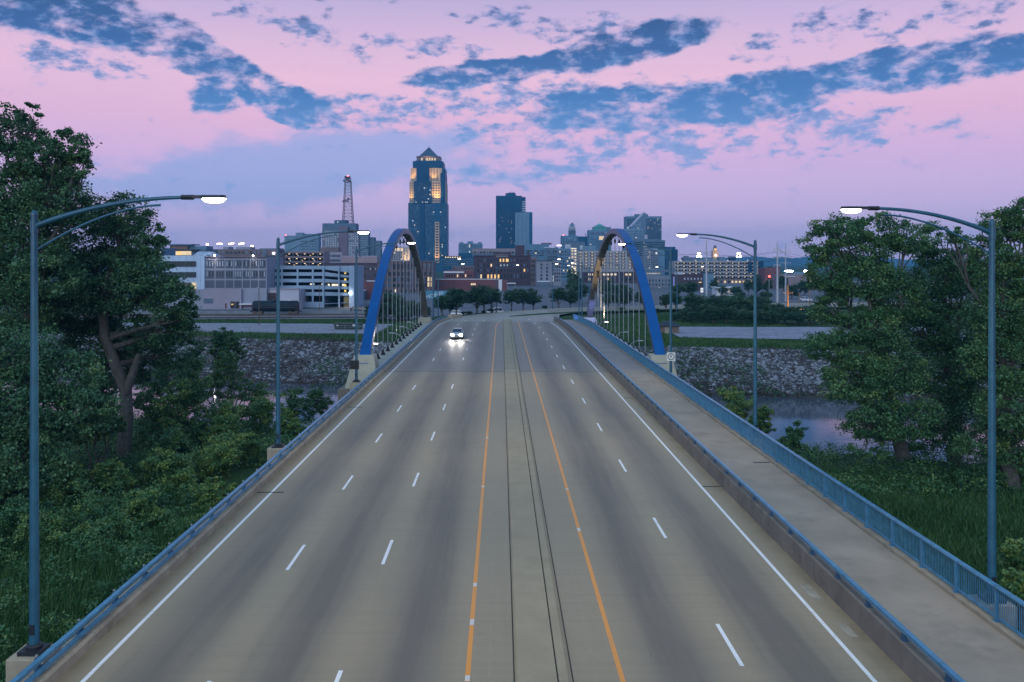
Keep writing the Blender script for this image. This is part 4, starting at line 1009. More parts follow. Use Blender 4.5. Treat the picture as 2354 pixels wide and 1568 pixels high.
for px, py, tx, ty, pw in ((944.5, 466, 945, 440, 26000), (1001, 466, 1001, 435, 42000), (1009, 466, 1009, 440, 30000), (946, 417, 947, 400, 22000), (997, 417, 997, 398, 24000), (1005, 605, 1005, 570, 22000), (983, 371, 983, 362, 16000)):
    Y = 1357 - (9 if py < 470 else 14)
    spot(T.t, 'facade_uplight', (wx(px, 1357), Y, wz(py, 1357) + 1), (wx(tx, 1357), 1357 + 2, wz(ty, 1357)), pw, 62, (1, .58, .22), .7, .5)
T.done()

# --- dark bronze slab with pale service core
T = Bld('office_tower', 'dark bronze slab tower with antennas on its roof', 1140, 1199.5, 450, 1500, 40, bronze)
T.blk('side_face', 1199.5, 1208.4, 452.5, None, glass_tw2, 4, 36)
T.blk('roof_plant', 1162, 1186, 443.5, 450.5, bronze, 8, 20); T.blk('roof_plant', 1168, 1184, 441.8, 444, glass_tw2, 10, 15)
for x in (1174, 1178, 1182.5): MB().tube([(wx(x, 1500), 1515, wz(443, 1500)), (wx(x, 1500), 1515, wz(438.5, 1500))], .25, 5).build('antenna', bronze, T.t)
T.ribs(1140.5, 1199, 461, 571, 34, glass_tw2, False, .4, th=.5, name='floor_band').ribs(1200, 1208, 461, 487, 5, g_pale, False, .5, 4, .6, 'floor_band')
T.wins(1146, 1196, 485, 562, 24, 18, .4, .35, [(w_cool, .6), (w_soft, .4), (g_dark, 14)], -.55)
T.done()
T = Bld('office_tower', 'pale grey windowless tower beside the dark bronze slab', 1184.7, 1223.8, 488.5, 1440, 30, conc_grey)
T.ribs(1186, 1215, 493, 570, 3, mid_grey, True, .12).blk('setback', 1206, 1223.4, 487, 489, conc_grey, 3, 20); T.blk('dark_side', 1216.5, 1223.9, 489.5, None, glass_tw, -.4, 5)
T.done()
T = Bld('apartment_tower', 'grey block with three roof bumps left of the bronze slab', 1054, 1108.6, 559.7, 1000, 20, grey_blue)
for a, b_, y in ((1056, 1064, 556.5), (1074.6, 1087, 554.6), (1098.5, 1106.5, 556.5)): T.blk('roof_plant', a, b_, y, 560, grey_blue, 3, 10)
T.wins(1056, 1107, 561.5, 581, 12, 5, .6, .4, [(g_dark, 9), (g_blue, 4), (w_white, .5)]).blk('podium', 1054, 1090, 581.7, None, glass_tw, -6, 6); T.done()
T = Bld('office_block', 'long low pinkish office block behind the dark brick warehouse', 1086, 1206, 571.4, 820, 22, mm('pinkish_wall', (.23, .19, .21)))
T.wins(1088, 1204, 577.5, 583.5, 16, 1, .75, .7, [(g_dark, 5), (g_blue, 2)]).blk('upper_band', 1086, 1204, 583.5, 589, mid_grey, -.4, 1); T.done()
T = Bld('office_block', 'blue grey office block with curved pale parapet behind the warehouse', 1205, 1262, 561.2, 880, 24, grey_blue)
T.blk('roof_plant', 1246, 1268.5, 558, 562, mm('brown_plant', (.15, .11, .12)), 4, 15); T.blk('wing', 1255, 1281.5, 568.5, None, mid_grey, -4, 20); T.blk('parapet', 1250, 1275, 568.8, 570.2, roof_w, -4.6, 1)
T.wins(1208, 1250, 574, 590, 8, 3, .8, .5, [(g_dark, 5), (g_blue, 3), (w_soft, .5)]).wins(1258, 1280, 575, 600, 4, 4, .6, .6, [(g_dark, 4), (g_blue, 3), (w_cool, .4)], -4); T.done()
T = Bld('loft_building', 'pale blue grey loft block with small paired windows beside the warehouse', 1233, 1290, 599.5, 500, 16, mm('pale_blue_wall', (.20, .22, .27)))
T.wins(1238, 1264, 604, 645, 2, 5, .3, .55, [(g_dark, 6), (w_soft, 1.2), (g_blue, 2)]).wins(1268, 1289, 602, 648, 4, 6, .6, .6, [(g_dark, 6), (g_blue, 3), (w_cool, .4)]).blk('parapet', 1233, 1270, 598.8, 600.2, roof_d, -.5, 2)
T.blk('annex', 1236, 1262, 647, None, mid_grey, -6, 6); T.blk('annex_roof', 1235, 1263, 646, 647.6, roof_w, -6.5, 7); T.done()

# --- dark brick warehouse
T = Bld('brick_warehouse', 'long dark brick warehouse with a framed name panel and some lit windows', 1089, 1219.6, 587.5, 520, 20, brick_dk)
T.blk('gable', 1135, 1175, 580, 588, brick_dk, -.3, 4); T.blk('name_panel', 1140, 1168, 585.5, 591, mm('faded_panel', (.24, .22, .23)), -.5, .3)
T.blk('penthouse', 1185.6, 1206, 563.6, 588, brick_dk, 4, 8); T.blk('chimney', 1213.5, 1218, 576, 588, brick_dk, 5, 3)
for x in (1195, 1198, 1201): MB().tube([(wx(x, 520), 526, wz(564, 520)), (wx(x, 520), 526, wz(557.5, 520))], .12, 5).build('vent_pipe', steel, T.t)
T.blk('wing', 1219.6, 1234, 591.5, None, brick_br, .5, 18)
lit = [(g_dark, 10), (g_blue, 6), (w_warm, .4)]
for y0, y1 in ((594, 603), (605.5, 614.5), (617, 626), (628.5, 641)): T.wins(1095, 1217, y0, y1, 16, 1, .42, .72, lit)
T.wins(1147, 1168, 594, 603, 3, 1, .45, .8, [(w_warm, 1)], -.06).wins(1102, 1150, 630, 641, 6, 1, .45, .8, [(w_warm, 2), (w_soft, 2), (g_dark, 1)], -.06).wins(1118, 1170, 606, 614, 7, 1, .25, .5, [(w_cool, 1), (g_dark, 1)], -.06)
T.wins(1221, 1233, 595, 648, 4, 5, .6, .6, [(g_dark, 3), (g_blue, 2)], .5); cornice(T, 1089, 1219.6, 589, brick_dk); T.done()
T = Bld('red_shed', 'long low red brick shed behind the verge trees', 995.5, 1146, 642, 430, 14, brick_rd)
T.blk('coping', 995.5, 1146, 641.2, 642.6, roof_w, -.2, 1); T.blk('white_silo', 1146, 1154, 643, None, roof_w, -.5, 5); T.blk('side_bay', 1154, 1166, 645, None, brick_rd, 0, 10); T.blk('canopy', 1165, 1185, 650.5, 652, roof_w, -2, 6); T.blk('post', 1166, 1166.6, 652, None, steel, -2, .3); T.blk('post', 1184, 1184.6, 652, None, steel, -2, .3)
T.wins(1008, 1018, 651, 653.5, 1, 1, .9, .9, [(g_blue, 1)]).wins(1082, 1094, 651, 656, 3, 1, .8, .8, [(w_soft, 1)]); T.done()
T = Bld('red_shed', 'upper red brick building with a bright white roof behind the long shed', 1020, 1089, 622, 475, 14, brick_rd)
T.blk('white_roof', 1020, 1067, 624, 627.5, roof_w, -1, 4); T.blk('upper_storey', 1038, 1089, 612, 622, brick_br, 3, 10); T.wins(1024, 1086, 629, 639, 10, 1, .45, .6, [(g_dark, 4), (w_soft, .5)]).wins(1040, 1088, 614, 620, 8, 1, .5, .6, [(g_dark, 4), (g_blue, 2)], 3); T.done()
T = Bld('office_block', 'dark glass office block left of the warehouse with a row of canopy lights', 1018, 1090, 590, 700, 16, glass_tw)
T.wins(1022, 1060, 590.5, 592.5, 7, 1, .35, .9, [(strip_w, 1)], -.5, 'canopy_light').ribs(1018, 1090, 594, 612, 4, mid_grey, False, .4).blk('roof_slab', 1012, 1062, 588.5, 590, roof_d, -2, 8); T.done()

# --- loft building seen through the left arch
T = Bld('loft_building', 'brown brick loft building seen through the hangers of the left arch', 868, 995, 600.5, 405, 18, brick_br)
T.ribs(868, 995, 603, 676, 13, brick_dk, True, .18, name='pier')
for y0, y1 in ((605, 620), (624.5, 634.5), (637.5, 648), (652, 661)): T.wins(870, 994, y0, y1, 12, 1, .55, .82, [(g_dark, 6), (g_blue, 5), (w_soft, .5)])
T.wins(977, 993, 636, 660, 3, 2, .7, .8, [(w_soft, 1), (g_dark, 1)], -.06); T.wins(872, 960, 664, 673, 8, 1, .4, .7, [(w_white, .6), (g_dark, 4)]); cornice(T, 868, 995, 602, brick_br); T.done()
T = Bld('hotel', 'pale building with yellow-lit upper corner behind the loft building', 886, 942, 568, 760, 14, mm('pale_hotel', (.30, .30, .35)))
T.wins(908, 927, 570, 577, 1, 1, .95, .9, [(w_soft, 1)]).wins(928, 937, 569, 597, 2, 5, .6, .5, [(w_warm, 2), (g_blue, 2)]).wins(888, 926, 579, 598, 7, 4, .6, .5, [(g_dark, 4), (w_soft, 1)])
spot(T.t, 'facade_uplight', (wx(933, 760), 752, wz(602, 760)), (wx(935, 760), 760, wz(588, 760)), 9000, 60, (1, .6, .2)); T.done()

# --- left cluster
T = Bld('telecom_block', 'tall telephone exchange block with pale window grid carrying the lattice mast', 741, 818, 513.5, 800, 16, mid_grey)
T.blk('roof_plant', 767, 797, 506, 514, glass_tw, 3, 8); T.blk('window_front', 742, 826, 529.5, None, mm('exchange_wall', (.16, .17, .21)), -3, 12); T.blk('purple_stair', 781, 801, 521, None, purple, -4.2, 3); T.blk('east_wing', 826, 846, 531, None, conc_grey, 0, 14); T.blk('rear_block', 846, 858, 545, None, mid_grey, 6, 12); T.blk('rear_block', 858, 872, 553, None, mid_grey, 8, 12)
T.wins(743, 780.5, 531, 588, 7, 11, .5, .62, [(g_pale, 5), (g_blue, 1)], -3).wins(802, 825, 531, 588, 5, 11, .5, .62, [(g_pale, 5), (g_blue, 1)], -3).ribs(826.5, 845.5, 533, 588, 11, g_blue, False, .4).wins(768, 796, 508, 512.5, 6, 1, .5, .6, [(w_cool, 1), (g_blue, 2)], 3); T.done()
# lattice mast
lm = thing('lattice_mast', 'red-tipped lattice mast with dishes on the telephone exchange roof', 'mast', (wx(797, 805), 805, wz(514, 805)))
mast_m = mm('mast_steel', (.11, .075, .09), .6)
z0, z1, hw0, hw1, xm = wz(514, 805), wz(417, 805), 4.6, 2.6, wx(797.5, 805)
legs = [(sx, sy) for sx in (-1, 1) for sy in (-1, 1)]
pt = lambda u, sx, sy: Vector((xm + sx * (hw0 + (hw1 - hw0) * u), 805 + 6 + sy * (hw0 + (hw1 - hw0) * u), z0 + (z1 - z0) * u))
for sx, sy in legs: MB().tube([pt(0, sx, sy), pt(1, sx, sy)], [.33, .22], 6).build('leg', mast_m, lm)
NB = 12
for i in range(NB):
    u0, u1 = i / NB, (i + 1) / NB; q = MB()
    for (a, b_) in (((-1, -1), (1, -1)), ((-1, 1), (1, 1)), ((-1, -1), (-1, 1)), ((1, -1), (1, 1))):
        q.tube([pt(u0, *a), pt(u1, *b_)], .12, 4).tube([pt(u0, *b_), pt(u1, *a)], .12, 4).tube([pt(u1, *a), pt(u1, *b_)], .15, 4)
    q.build('bracing', mast_m, lm)
MB().box(xm - 3.2, xm + 3.2, 808, 814, z1 - .3, z1 + .1).build('platform', mast_m, lm)
MB().box(xm - 2.8, xm + 2.8, 808, 814, z1 + 2.8, z1 + 3.1).tube([(xm, 811, z1), (xm, 811, z1 + 5.2)], .3, 6).tube([(xm + 2.2, 811, z1), (xm + 2.2, 811, z1 + 6)], .1, 5).build('mast_head', mast_m, lm)
for dx, dz, r in ((-2.9, .8, 1.15), (-.9, 1.6, 1.2), (1.2, 1.0, 1.1), (2.8, .6, 1.0), (-1.6, 4.0, 1.2), (.4, 3.8, 1.3), (1.9, 3.9, 1.1), (-1.9, -17.5, 1.1), (.9, -16, 1.2), (.2, -18, 1.0), (-3.9, -18, .9)):
    MB().sweep([[(xm + dx + q_ * math.cos(a), 807.4 + dpt, z1 + dz + q_ * math.sin(a)) for a in np.arange(12) * math.pi / 6] for q_, dpt in ((r, -.5), (r, 0), (r * .5, .9))]).build('dish', mast_m, lm)
MB().box(xm - .35, xm + .35, 810.6, 811.4, z1 + 5.2, z1 + 5.9).build('beacon', beacon, lm)

T = Bld('office_tower', 'plain grey slab tower left of the telephone exchange', 654, 732, 541.5, 900, 14, conc_grey)
T.blk('roof_plant', 677.5, 694, 534.5, 542, conc_grey, 4, 8); T.blk('rear_wing', 690, 731, 537.5, 542, mid_grey, 6, 8); T.wins(692, 730, 552, 588, 9, 6, .6, .35, [(g_dark, 3), (mid_grey, 2)]).blk('beacon', 654.5, 656, 540.5, 541.6, beacon, 2, 1); T.done()
T = Bld('office_block', 'pink brick office block with small dark windows behind the garage', 752, 867, 588, 570, 14, pink_plaster)
T.blk('upper_block', 733, 775, 568.5, 590, brick_br, 4, 8); T.blk('upper_wall', 786, 866.5, 590.5, 606, mm('rose_plaster', (.29, .21, .23)), -.5, 4); T.wins(756, 783, 583, 604, 9, 2, .55, .55, [(g_dark, 4), (g_blue, 2)]); T.blk("grid_front", 752, 786, 580, 605, pink_plaster, .05, 1); T.done()
T = Bld('brick_warehouse', 'dark purple brick warehouse behind the corner parking garage', 744, 868, 605.5, 430, 14, mm('purple_brick_dark', (.085, .065, .085)))
T.wins(814, 866, 615, 621, 9, 1, .4, .8, [(g_pale, 2), (g_dark, 1)]).wins(814, 866, 629, 636, 9, 1, .4, .6, [(g_dark, 2), (g_blue, 1)]).blk('roof_edge', 744, 868, 604.5, 606.5, brick_dk, -.5, 2); T.done()
T = Bld('red_shed', 'bright red brick shed beside the corner parking garage', 805, 868, 646, 330, 12, brick_rd, wall='wall')
T.blk('white_coping', 843, 868, 645.3, 647, roof_w, -.3, 2); T.blk('grey_annex', 817, 842, 667.5, None, mid_grey, -8, 8); T.blk('annex_roof', 816, 843, 666.5, 668, roof_w, -8.4, 9); T.blk('annex_door', 834.5, 840, 670, None, g_pale, -8.2, .2); T.done()

def garage(name, label, x0, x1, yt, Y, dep, rows, cols, m, light_m=None, side=True, light_frac=.5, inner=garage_d, zb=-2.2, group=None, col_w=1.0, lw=.5):
    """open parking deck: slabs, spandrels and columns are real pieces, the gaps are open"""
    t = thing(name, label, 'parking garage', ((wx(x0, Y) + wx(x1, Y)) / 2, Y + dep / 2, zb), group)
    X0, X1 = wx(x0, Y), wx(x1, Y); edges = [wz(yt, Y)]
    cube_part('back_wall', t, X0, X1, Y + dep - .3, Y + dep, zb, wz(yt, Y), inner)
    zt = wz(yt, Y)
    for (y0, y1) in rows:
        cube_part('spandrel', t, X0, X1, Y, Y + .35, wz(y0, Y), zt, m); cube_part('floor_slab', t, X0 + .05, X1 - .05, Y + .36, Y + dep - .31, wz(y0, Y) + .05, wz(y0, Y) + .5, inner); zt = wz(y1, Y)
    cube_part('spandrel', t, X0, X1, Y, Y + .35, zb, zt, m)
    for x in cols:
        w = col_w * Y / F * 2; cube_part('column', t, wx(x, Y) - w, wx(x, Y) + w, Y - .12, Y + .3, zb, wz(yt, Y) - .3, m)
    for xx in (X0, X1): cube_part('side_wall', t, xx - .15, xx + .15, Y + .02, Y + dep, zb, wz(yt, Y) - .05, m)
    if light_m:
        for (y0, y1) in rows:
            n = len(cols) - 1
            for i in range(n):
                xa = wx(cols[i] + (cols[i + 1] - cols[i]) * light_frac, Y); z = wz(y0, Y) - .32
                cube_part('ceiling_light', t, xa - lw * Y / F * 2, xa + lw * Y / F * 2, Y + .9, Y + 1.2, z - .10 - .00022 * Y, z, light_m)
    return t
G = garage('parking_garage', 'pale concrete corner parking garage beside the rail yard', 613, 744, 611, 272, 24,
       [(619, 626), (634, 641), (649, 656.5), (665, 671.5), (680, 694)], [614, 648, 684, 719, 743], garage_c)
for a, b_ in ((703, 713), (730, 739)): cube_part('inner_window', G, wx(a, 272), wx(b_, 272), 278, 278.1, wz(656, 272), wz(653, 272), w_white)
t = thing('parking_garage', 'slanting ramp side of the pale concrete corner garage', 'parking garage', (-52, 276, -2.2))
sl_ = lambda x, y: (wx(x, 272), 272 + (x - 744) * .03, wz(y, 272))
rowsR = [((619, 625), (627, 634)), ((634.5, 641), (638.5, 646)), ((649.5, 656.5), (650.5, 660)), ((665, 671), (665, 674)), ((680, 698), (680.5, 696))]
prevL, prevR = 611.5, 611.5
for (l0, l1), (r0, r1) in rowsR + [((699, 705), (697, 705))]:
    MB().hexa([sl_(745, l0), sl_(801, r0), (wx(801, 272), 275, wz(r0, 272)), (wx(745, 272), 273.5, wz(l0, 272))], [sl_(745, prevL), sl_(801, prevR), (wx(801, 272), 275, wz(prevR, 272)), (wx(745, 272), 273.5, wz(prevL, 272))]).build('spandrel', garage_c, t)
    prevL, prevR = l1, r1
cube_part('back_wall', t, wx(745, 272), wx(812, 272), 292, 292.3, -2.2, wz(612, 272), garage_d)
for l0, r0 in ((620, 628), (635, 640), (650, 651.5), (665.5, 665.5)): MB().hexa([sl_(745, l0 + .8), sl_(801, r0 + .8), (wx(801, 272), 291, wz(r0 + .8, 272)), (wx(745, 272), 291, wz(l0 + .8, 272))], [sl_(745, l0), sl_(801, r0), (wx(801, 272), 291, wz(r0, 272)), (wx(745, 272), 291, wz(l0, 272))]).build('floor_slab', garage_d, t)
cube_part('stair_tower', t, wx(801, 272), wx(812.8, 272), 273, 292, -2.2, wz(611, 272), garage_c)
for x in (744.5, 779): cube_part('column', t, wx(x, 272) - .16, wx(x, 272) + .16, 271.6, 272.0 + (x - 744) * .03, -2.2, wz(612, 272), garage_c)
for y0, y1 in ((625, 630), (640.5, 645), (654, 659), (667, 672)): cube_part('lit_stair', t, wx(788.5, 272), wx(793, 272), 274.2, 274.3, wz(y1, 272), wz(y0, 272), emis('stair_yellow', (1, .72, .15), .9))
for a, b_ in ((748, 752), (757, 766), (767, 773), (781, 787)): cube_part('inner_window', t, wx(a, 272), wx(b_, 272), 276, 276.1, wz(658, 272), wz(653.5, 272), w_white)
cube_part('ochre_wall', t, wx(787, 272), wx(801, 272), 274.5, 274.7, -2.2, wz(683, 272), mm('ochre_wall', (.30, .22, .09)))
fl = MB().box(wx(804, 272) - .3, wx(804, 272) + .3, 272.5, 273, wz(675, 272), wz(672.5, 272)).build('wall_floodlight', flood, t)
spot(fl, 'wall_floodlight_light', (wx(804, 272), 272, wz(673, 272)), (wx(806, 272), 268, -2.2), 1200, 150, (1, .85, .75), .8, .3)

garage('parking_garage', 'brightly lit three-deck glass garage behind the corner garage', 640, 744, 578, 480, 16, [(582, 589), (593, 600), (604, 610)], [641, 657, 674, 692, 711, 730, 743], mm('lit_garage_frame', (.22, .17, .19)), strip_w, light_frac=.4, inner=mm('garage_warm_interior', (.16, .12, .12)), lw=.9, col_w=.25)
for i in range(9):
    cube_part('parked_glow', bpy.data.objects['parking_garage.002'], wx(655 + i * 9.3, 480), wx(657.5 + i * 9.3, 480), 481.5, 481.8, wz(588 + (i % 3) * 11, 480), wz(586.6 + (i % 3) * 11, 480), w_cool if i % 2 else w_warm)

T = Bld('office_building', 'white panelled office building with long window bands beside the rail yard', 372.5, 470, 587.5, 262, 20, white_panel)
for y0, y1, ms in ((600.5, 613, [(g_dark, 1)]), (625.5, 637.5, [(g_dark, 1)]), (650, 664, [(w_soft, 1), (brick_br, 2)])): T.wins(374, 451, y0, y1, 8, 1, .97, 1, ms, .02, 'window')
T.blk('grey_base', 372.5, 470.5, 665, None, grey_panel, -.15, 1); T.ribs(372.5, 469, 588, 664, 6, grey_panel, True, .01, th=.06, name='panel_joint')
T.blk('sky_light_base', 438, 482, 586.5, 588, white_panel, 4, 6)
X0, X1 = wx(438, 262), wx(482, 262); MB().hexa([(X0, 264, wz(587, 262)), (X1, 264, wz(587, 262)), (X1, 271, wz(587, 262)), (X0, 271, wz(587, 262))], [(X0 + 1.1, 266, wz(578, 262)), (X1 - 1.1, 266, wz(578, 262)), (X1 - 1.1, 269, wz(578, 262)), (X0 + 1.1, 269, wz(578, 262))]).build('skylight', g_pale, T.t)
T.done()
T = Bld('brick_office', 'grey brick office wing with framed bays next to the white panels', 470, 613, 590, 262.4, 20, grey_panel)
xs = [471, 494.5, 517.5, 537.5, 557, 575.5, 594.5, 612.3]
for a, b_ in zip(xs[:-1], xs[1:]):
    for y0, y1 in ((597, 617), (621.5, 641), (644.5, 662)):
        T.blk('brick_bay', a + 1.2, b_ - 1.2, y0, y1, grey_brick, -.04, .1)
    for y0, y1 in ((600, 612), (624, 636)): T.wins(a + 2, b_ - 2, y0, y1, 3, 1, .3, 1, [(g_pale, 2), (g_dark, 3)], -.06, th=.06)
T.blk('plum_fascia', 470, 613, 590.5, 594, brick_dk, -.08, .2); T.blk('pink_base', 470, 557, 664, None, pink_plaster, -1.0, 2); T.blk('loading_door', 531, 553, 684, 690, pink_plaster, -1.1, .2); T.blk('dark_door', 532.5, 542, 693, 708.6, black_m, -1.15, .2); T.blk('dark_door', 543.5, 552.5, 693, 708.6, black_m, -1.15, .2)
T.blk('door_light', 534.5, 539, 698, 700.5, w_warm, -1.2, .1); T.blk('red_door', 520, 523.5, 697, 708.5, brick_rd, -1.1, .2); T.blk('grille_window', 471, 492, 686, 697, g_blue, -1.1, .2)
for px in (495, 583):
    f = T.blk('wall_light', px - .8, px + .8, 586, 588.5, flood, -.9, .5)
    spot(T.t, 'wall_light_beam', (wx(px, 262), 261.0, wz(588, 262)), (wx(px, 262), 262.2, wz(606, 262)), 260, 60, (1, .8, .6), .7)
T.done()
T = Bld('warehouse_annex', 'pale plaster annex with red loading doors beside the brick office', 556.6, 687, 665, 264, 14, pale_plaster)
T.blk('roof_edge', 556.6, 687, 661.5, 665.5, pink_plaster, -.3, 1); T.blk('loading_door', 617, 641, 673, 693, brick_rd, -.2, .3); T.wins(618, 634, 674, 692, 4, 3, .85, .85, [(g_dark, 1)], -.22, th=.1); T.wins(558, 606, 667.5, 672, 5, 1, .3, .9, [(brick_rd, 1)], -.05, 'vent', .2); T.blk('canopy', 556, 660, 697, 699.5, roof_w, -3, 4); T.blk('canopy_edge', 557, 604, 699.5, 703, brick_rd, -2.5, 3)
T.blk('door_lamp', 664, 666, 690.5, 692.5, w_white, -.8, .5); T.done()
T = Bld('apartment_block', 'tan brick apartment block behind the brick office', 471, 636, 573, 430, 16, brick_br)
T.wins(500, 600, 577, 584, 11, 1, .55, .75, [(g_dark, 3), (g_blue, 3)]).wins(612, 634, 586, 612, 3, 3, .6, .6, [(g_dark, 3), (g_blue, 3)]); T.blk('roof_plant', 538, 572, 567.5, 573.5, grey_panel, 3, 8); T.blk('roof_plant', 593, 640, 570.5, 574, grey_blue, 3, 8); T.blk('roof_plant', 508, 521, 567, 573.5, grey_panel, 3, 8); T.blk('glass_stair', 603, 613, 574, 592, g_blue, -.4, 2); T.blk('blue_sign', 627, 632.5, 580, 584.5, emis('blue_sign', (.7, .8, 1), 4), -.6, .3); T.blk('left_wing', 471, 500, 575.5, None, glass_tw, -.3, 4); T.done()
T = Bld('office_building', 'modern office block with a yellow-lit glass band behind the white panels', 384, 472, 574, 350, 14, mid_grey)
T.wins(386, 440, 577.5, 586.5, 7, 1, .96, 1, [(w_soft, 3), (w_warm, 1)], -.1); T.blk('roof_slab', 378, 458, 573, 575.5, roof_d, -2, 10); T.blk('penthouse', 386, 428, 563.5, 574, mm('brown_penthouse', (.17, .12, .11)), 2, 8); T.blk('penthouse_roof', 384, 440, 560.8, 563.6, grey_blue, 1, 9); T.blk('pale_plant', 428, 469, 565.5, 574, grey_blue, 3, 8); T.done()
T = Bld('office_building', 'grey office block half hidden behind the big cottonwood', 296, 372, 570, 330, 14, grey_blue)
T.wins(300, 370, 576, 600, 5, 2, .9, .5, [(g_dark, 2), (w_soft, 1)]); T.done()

# --- right cluster
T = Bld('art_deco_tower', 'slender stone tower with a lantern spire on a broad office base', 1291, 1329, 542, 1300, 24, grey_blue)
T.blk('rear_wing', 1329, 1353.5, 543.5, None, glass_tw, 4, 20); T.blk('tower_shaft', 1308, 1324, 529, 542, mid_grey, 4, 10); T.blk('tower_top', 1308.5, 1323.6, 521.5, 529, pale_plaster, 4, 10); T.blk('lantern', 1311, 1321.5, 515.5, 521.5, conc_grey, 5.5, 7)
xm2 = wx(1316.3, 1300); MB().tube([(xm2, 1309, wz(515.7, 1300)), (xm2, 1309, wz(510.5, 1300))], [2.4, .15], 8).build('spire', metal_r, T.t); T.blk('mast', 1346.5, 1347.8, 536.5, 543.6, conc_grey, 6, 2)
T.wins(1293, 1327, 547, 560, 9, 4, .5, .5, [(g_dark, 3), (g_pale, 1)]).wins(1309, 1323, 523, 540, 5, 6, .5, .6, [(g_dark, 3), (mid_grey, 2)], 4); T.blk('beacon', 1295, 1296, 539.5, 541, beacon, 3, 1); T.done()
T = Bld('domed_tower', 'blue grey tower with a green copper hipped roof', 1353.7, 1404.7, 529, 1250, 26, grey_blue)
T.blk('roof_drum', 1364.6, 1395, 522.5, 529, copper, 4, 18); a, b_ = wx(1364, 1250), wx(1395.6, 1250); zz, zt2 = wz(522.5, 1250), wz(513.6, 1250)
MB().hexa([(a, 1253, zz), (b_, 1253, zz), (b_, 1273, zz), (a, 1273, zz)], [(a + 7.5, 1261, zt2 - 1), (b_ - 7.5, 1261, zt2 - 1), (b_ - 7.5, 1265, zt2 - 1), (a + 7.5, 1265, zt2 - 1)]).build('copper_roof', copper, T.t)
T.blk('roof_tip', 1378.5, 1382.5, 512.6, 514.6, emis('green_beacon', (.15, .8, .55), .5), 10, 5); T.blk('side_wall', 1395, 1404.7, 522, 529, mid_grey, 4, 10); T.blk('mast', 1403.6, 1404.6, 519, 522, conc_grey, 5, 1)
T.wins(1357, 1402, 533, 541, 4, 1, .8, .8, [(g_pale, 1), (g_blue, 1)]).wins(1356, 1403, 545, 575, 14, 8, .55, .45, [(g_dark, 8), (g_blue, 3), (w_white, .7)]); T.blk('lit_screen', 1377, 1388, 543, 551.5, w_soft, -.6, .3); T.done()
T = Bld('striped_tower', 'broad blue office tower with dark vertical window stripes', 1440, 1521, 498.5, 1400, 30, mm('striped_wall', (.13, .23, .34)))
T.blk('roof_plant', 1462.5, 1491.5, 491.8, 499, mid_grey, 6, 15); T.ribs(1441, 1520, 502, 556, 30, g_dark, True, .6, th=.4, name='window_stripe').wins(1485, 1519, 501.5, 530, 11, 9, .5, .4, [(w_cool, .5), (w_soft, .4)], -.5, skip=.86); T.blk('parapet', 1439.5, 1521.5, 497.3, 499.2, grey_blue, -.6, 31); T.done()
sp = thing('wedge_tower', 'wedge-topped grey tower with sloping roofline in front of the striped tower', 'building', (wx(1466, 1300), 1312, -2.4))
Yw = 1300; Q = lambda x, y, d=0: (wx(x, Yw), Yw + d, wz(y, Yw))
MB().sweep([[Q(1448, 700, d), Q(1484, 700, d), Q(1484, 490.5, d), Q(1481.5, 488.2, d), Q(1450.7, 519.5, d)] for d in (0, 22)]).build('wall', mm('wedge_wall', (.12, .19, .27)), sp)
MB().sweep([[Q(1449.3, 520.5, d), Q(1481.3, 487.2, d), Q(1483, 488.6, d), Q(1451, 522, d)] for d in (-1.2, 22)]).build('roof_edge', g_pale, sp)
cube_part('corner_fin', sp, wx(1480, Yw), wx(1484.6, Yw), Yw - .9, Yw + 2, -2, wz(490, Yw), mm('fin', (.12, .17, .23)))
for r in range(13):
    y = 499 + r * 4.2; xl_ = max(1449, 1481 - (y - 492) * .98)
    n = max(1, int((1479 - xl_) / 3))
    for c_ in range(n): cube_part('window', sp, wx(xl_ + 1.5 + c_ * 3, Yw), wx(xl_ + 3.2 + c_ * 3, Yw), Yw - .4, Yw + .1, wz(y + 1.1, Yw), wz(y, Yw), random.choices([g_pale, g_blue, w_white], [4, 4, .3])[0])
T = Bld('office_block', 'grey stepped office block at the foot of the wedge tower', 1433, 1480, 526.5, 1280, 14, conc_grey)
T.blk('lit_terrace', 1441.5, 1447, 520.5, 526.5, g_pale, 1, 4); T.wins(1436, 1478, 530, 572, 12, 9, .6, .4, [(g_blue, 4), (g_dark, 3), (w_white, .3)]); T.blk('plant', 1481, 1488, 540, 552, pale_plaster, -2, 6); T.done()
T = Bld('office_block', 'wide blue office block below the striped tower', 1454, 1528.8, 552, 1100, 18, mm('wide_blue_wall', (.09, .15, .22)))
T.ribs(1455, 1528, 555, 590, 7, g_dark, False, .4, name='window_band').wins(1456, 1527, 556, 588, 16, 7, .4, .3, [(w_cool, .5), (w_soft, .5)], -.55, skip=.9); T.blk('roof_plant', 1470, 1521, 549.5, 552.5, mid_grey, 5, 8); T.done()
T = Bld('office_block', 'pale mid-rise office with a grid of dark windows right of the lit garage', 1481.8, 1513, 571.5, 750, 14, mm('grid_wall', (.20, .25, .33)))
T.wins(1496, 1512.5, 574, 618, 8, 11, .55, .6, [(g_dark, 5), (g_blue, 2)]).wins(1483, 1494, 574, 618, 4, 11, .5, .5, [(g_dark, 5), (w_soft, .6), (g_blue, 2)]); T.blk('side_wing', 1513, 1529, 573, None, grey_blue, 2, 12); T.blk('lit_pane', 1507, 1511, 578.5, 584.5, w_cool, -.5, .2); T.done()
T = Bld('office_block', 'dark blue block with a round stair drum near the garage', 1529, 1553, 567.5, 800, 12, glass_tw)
T.blk('drum', 1545, 1557, 573.5, None, glass_tw2, -2, 8); T.blk('upper_drum', 1543, 1548, 568.5, 574, grey_blue, 3, 5); T.wins(1530, 1541, 571, 628, 2, 12, .7, .3, [(w_white, 1), (g_blue, 2.5)]); T.done()
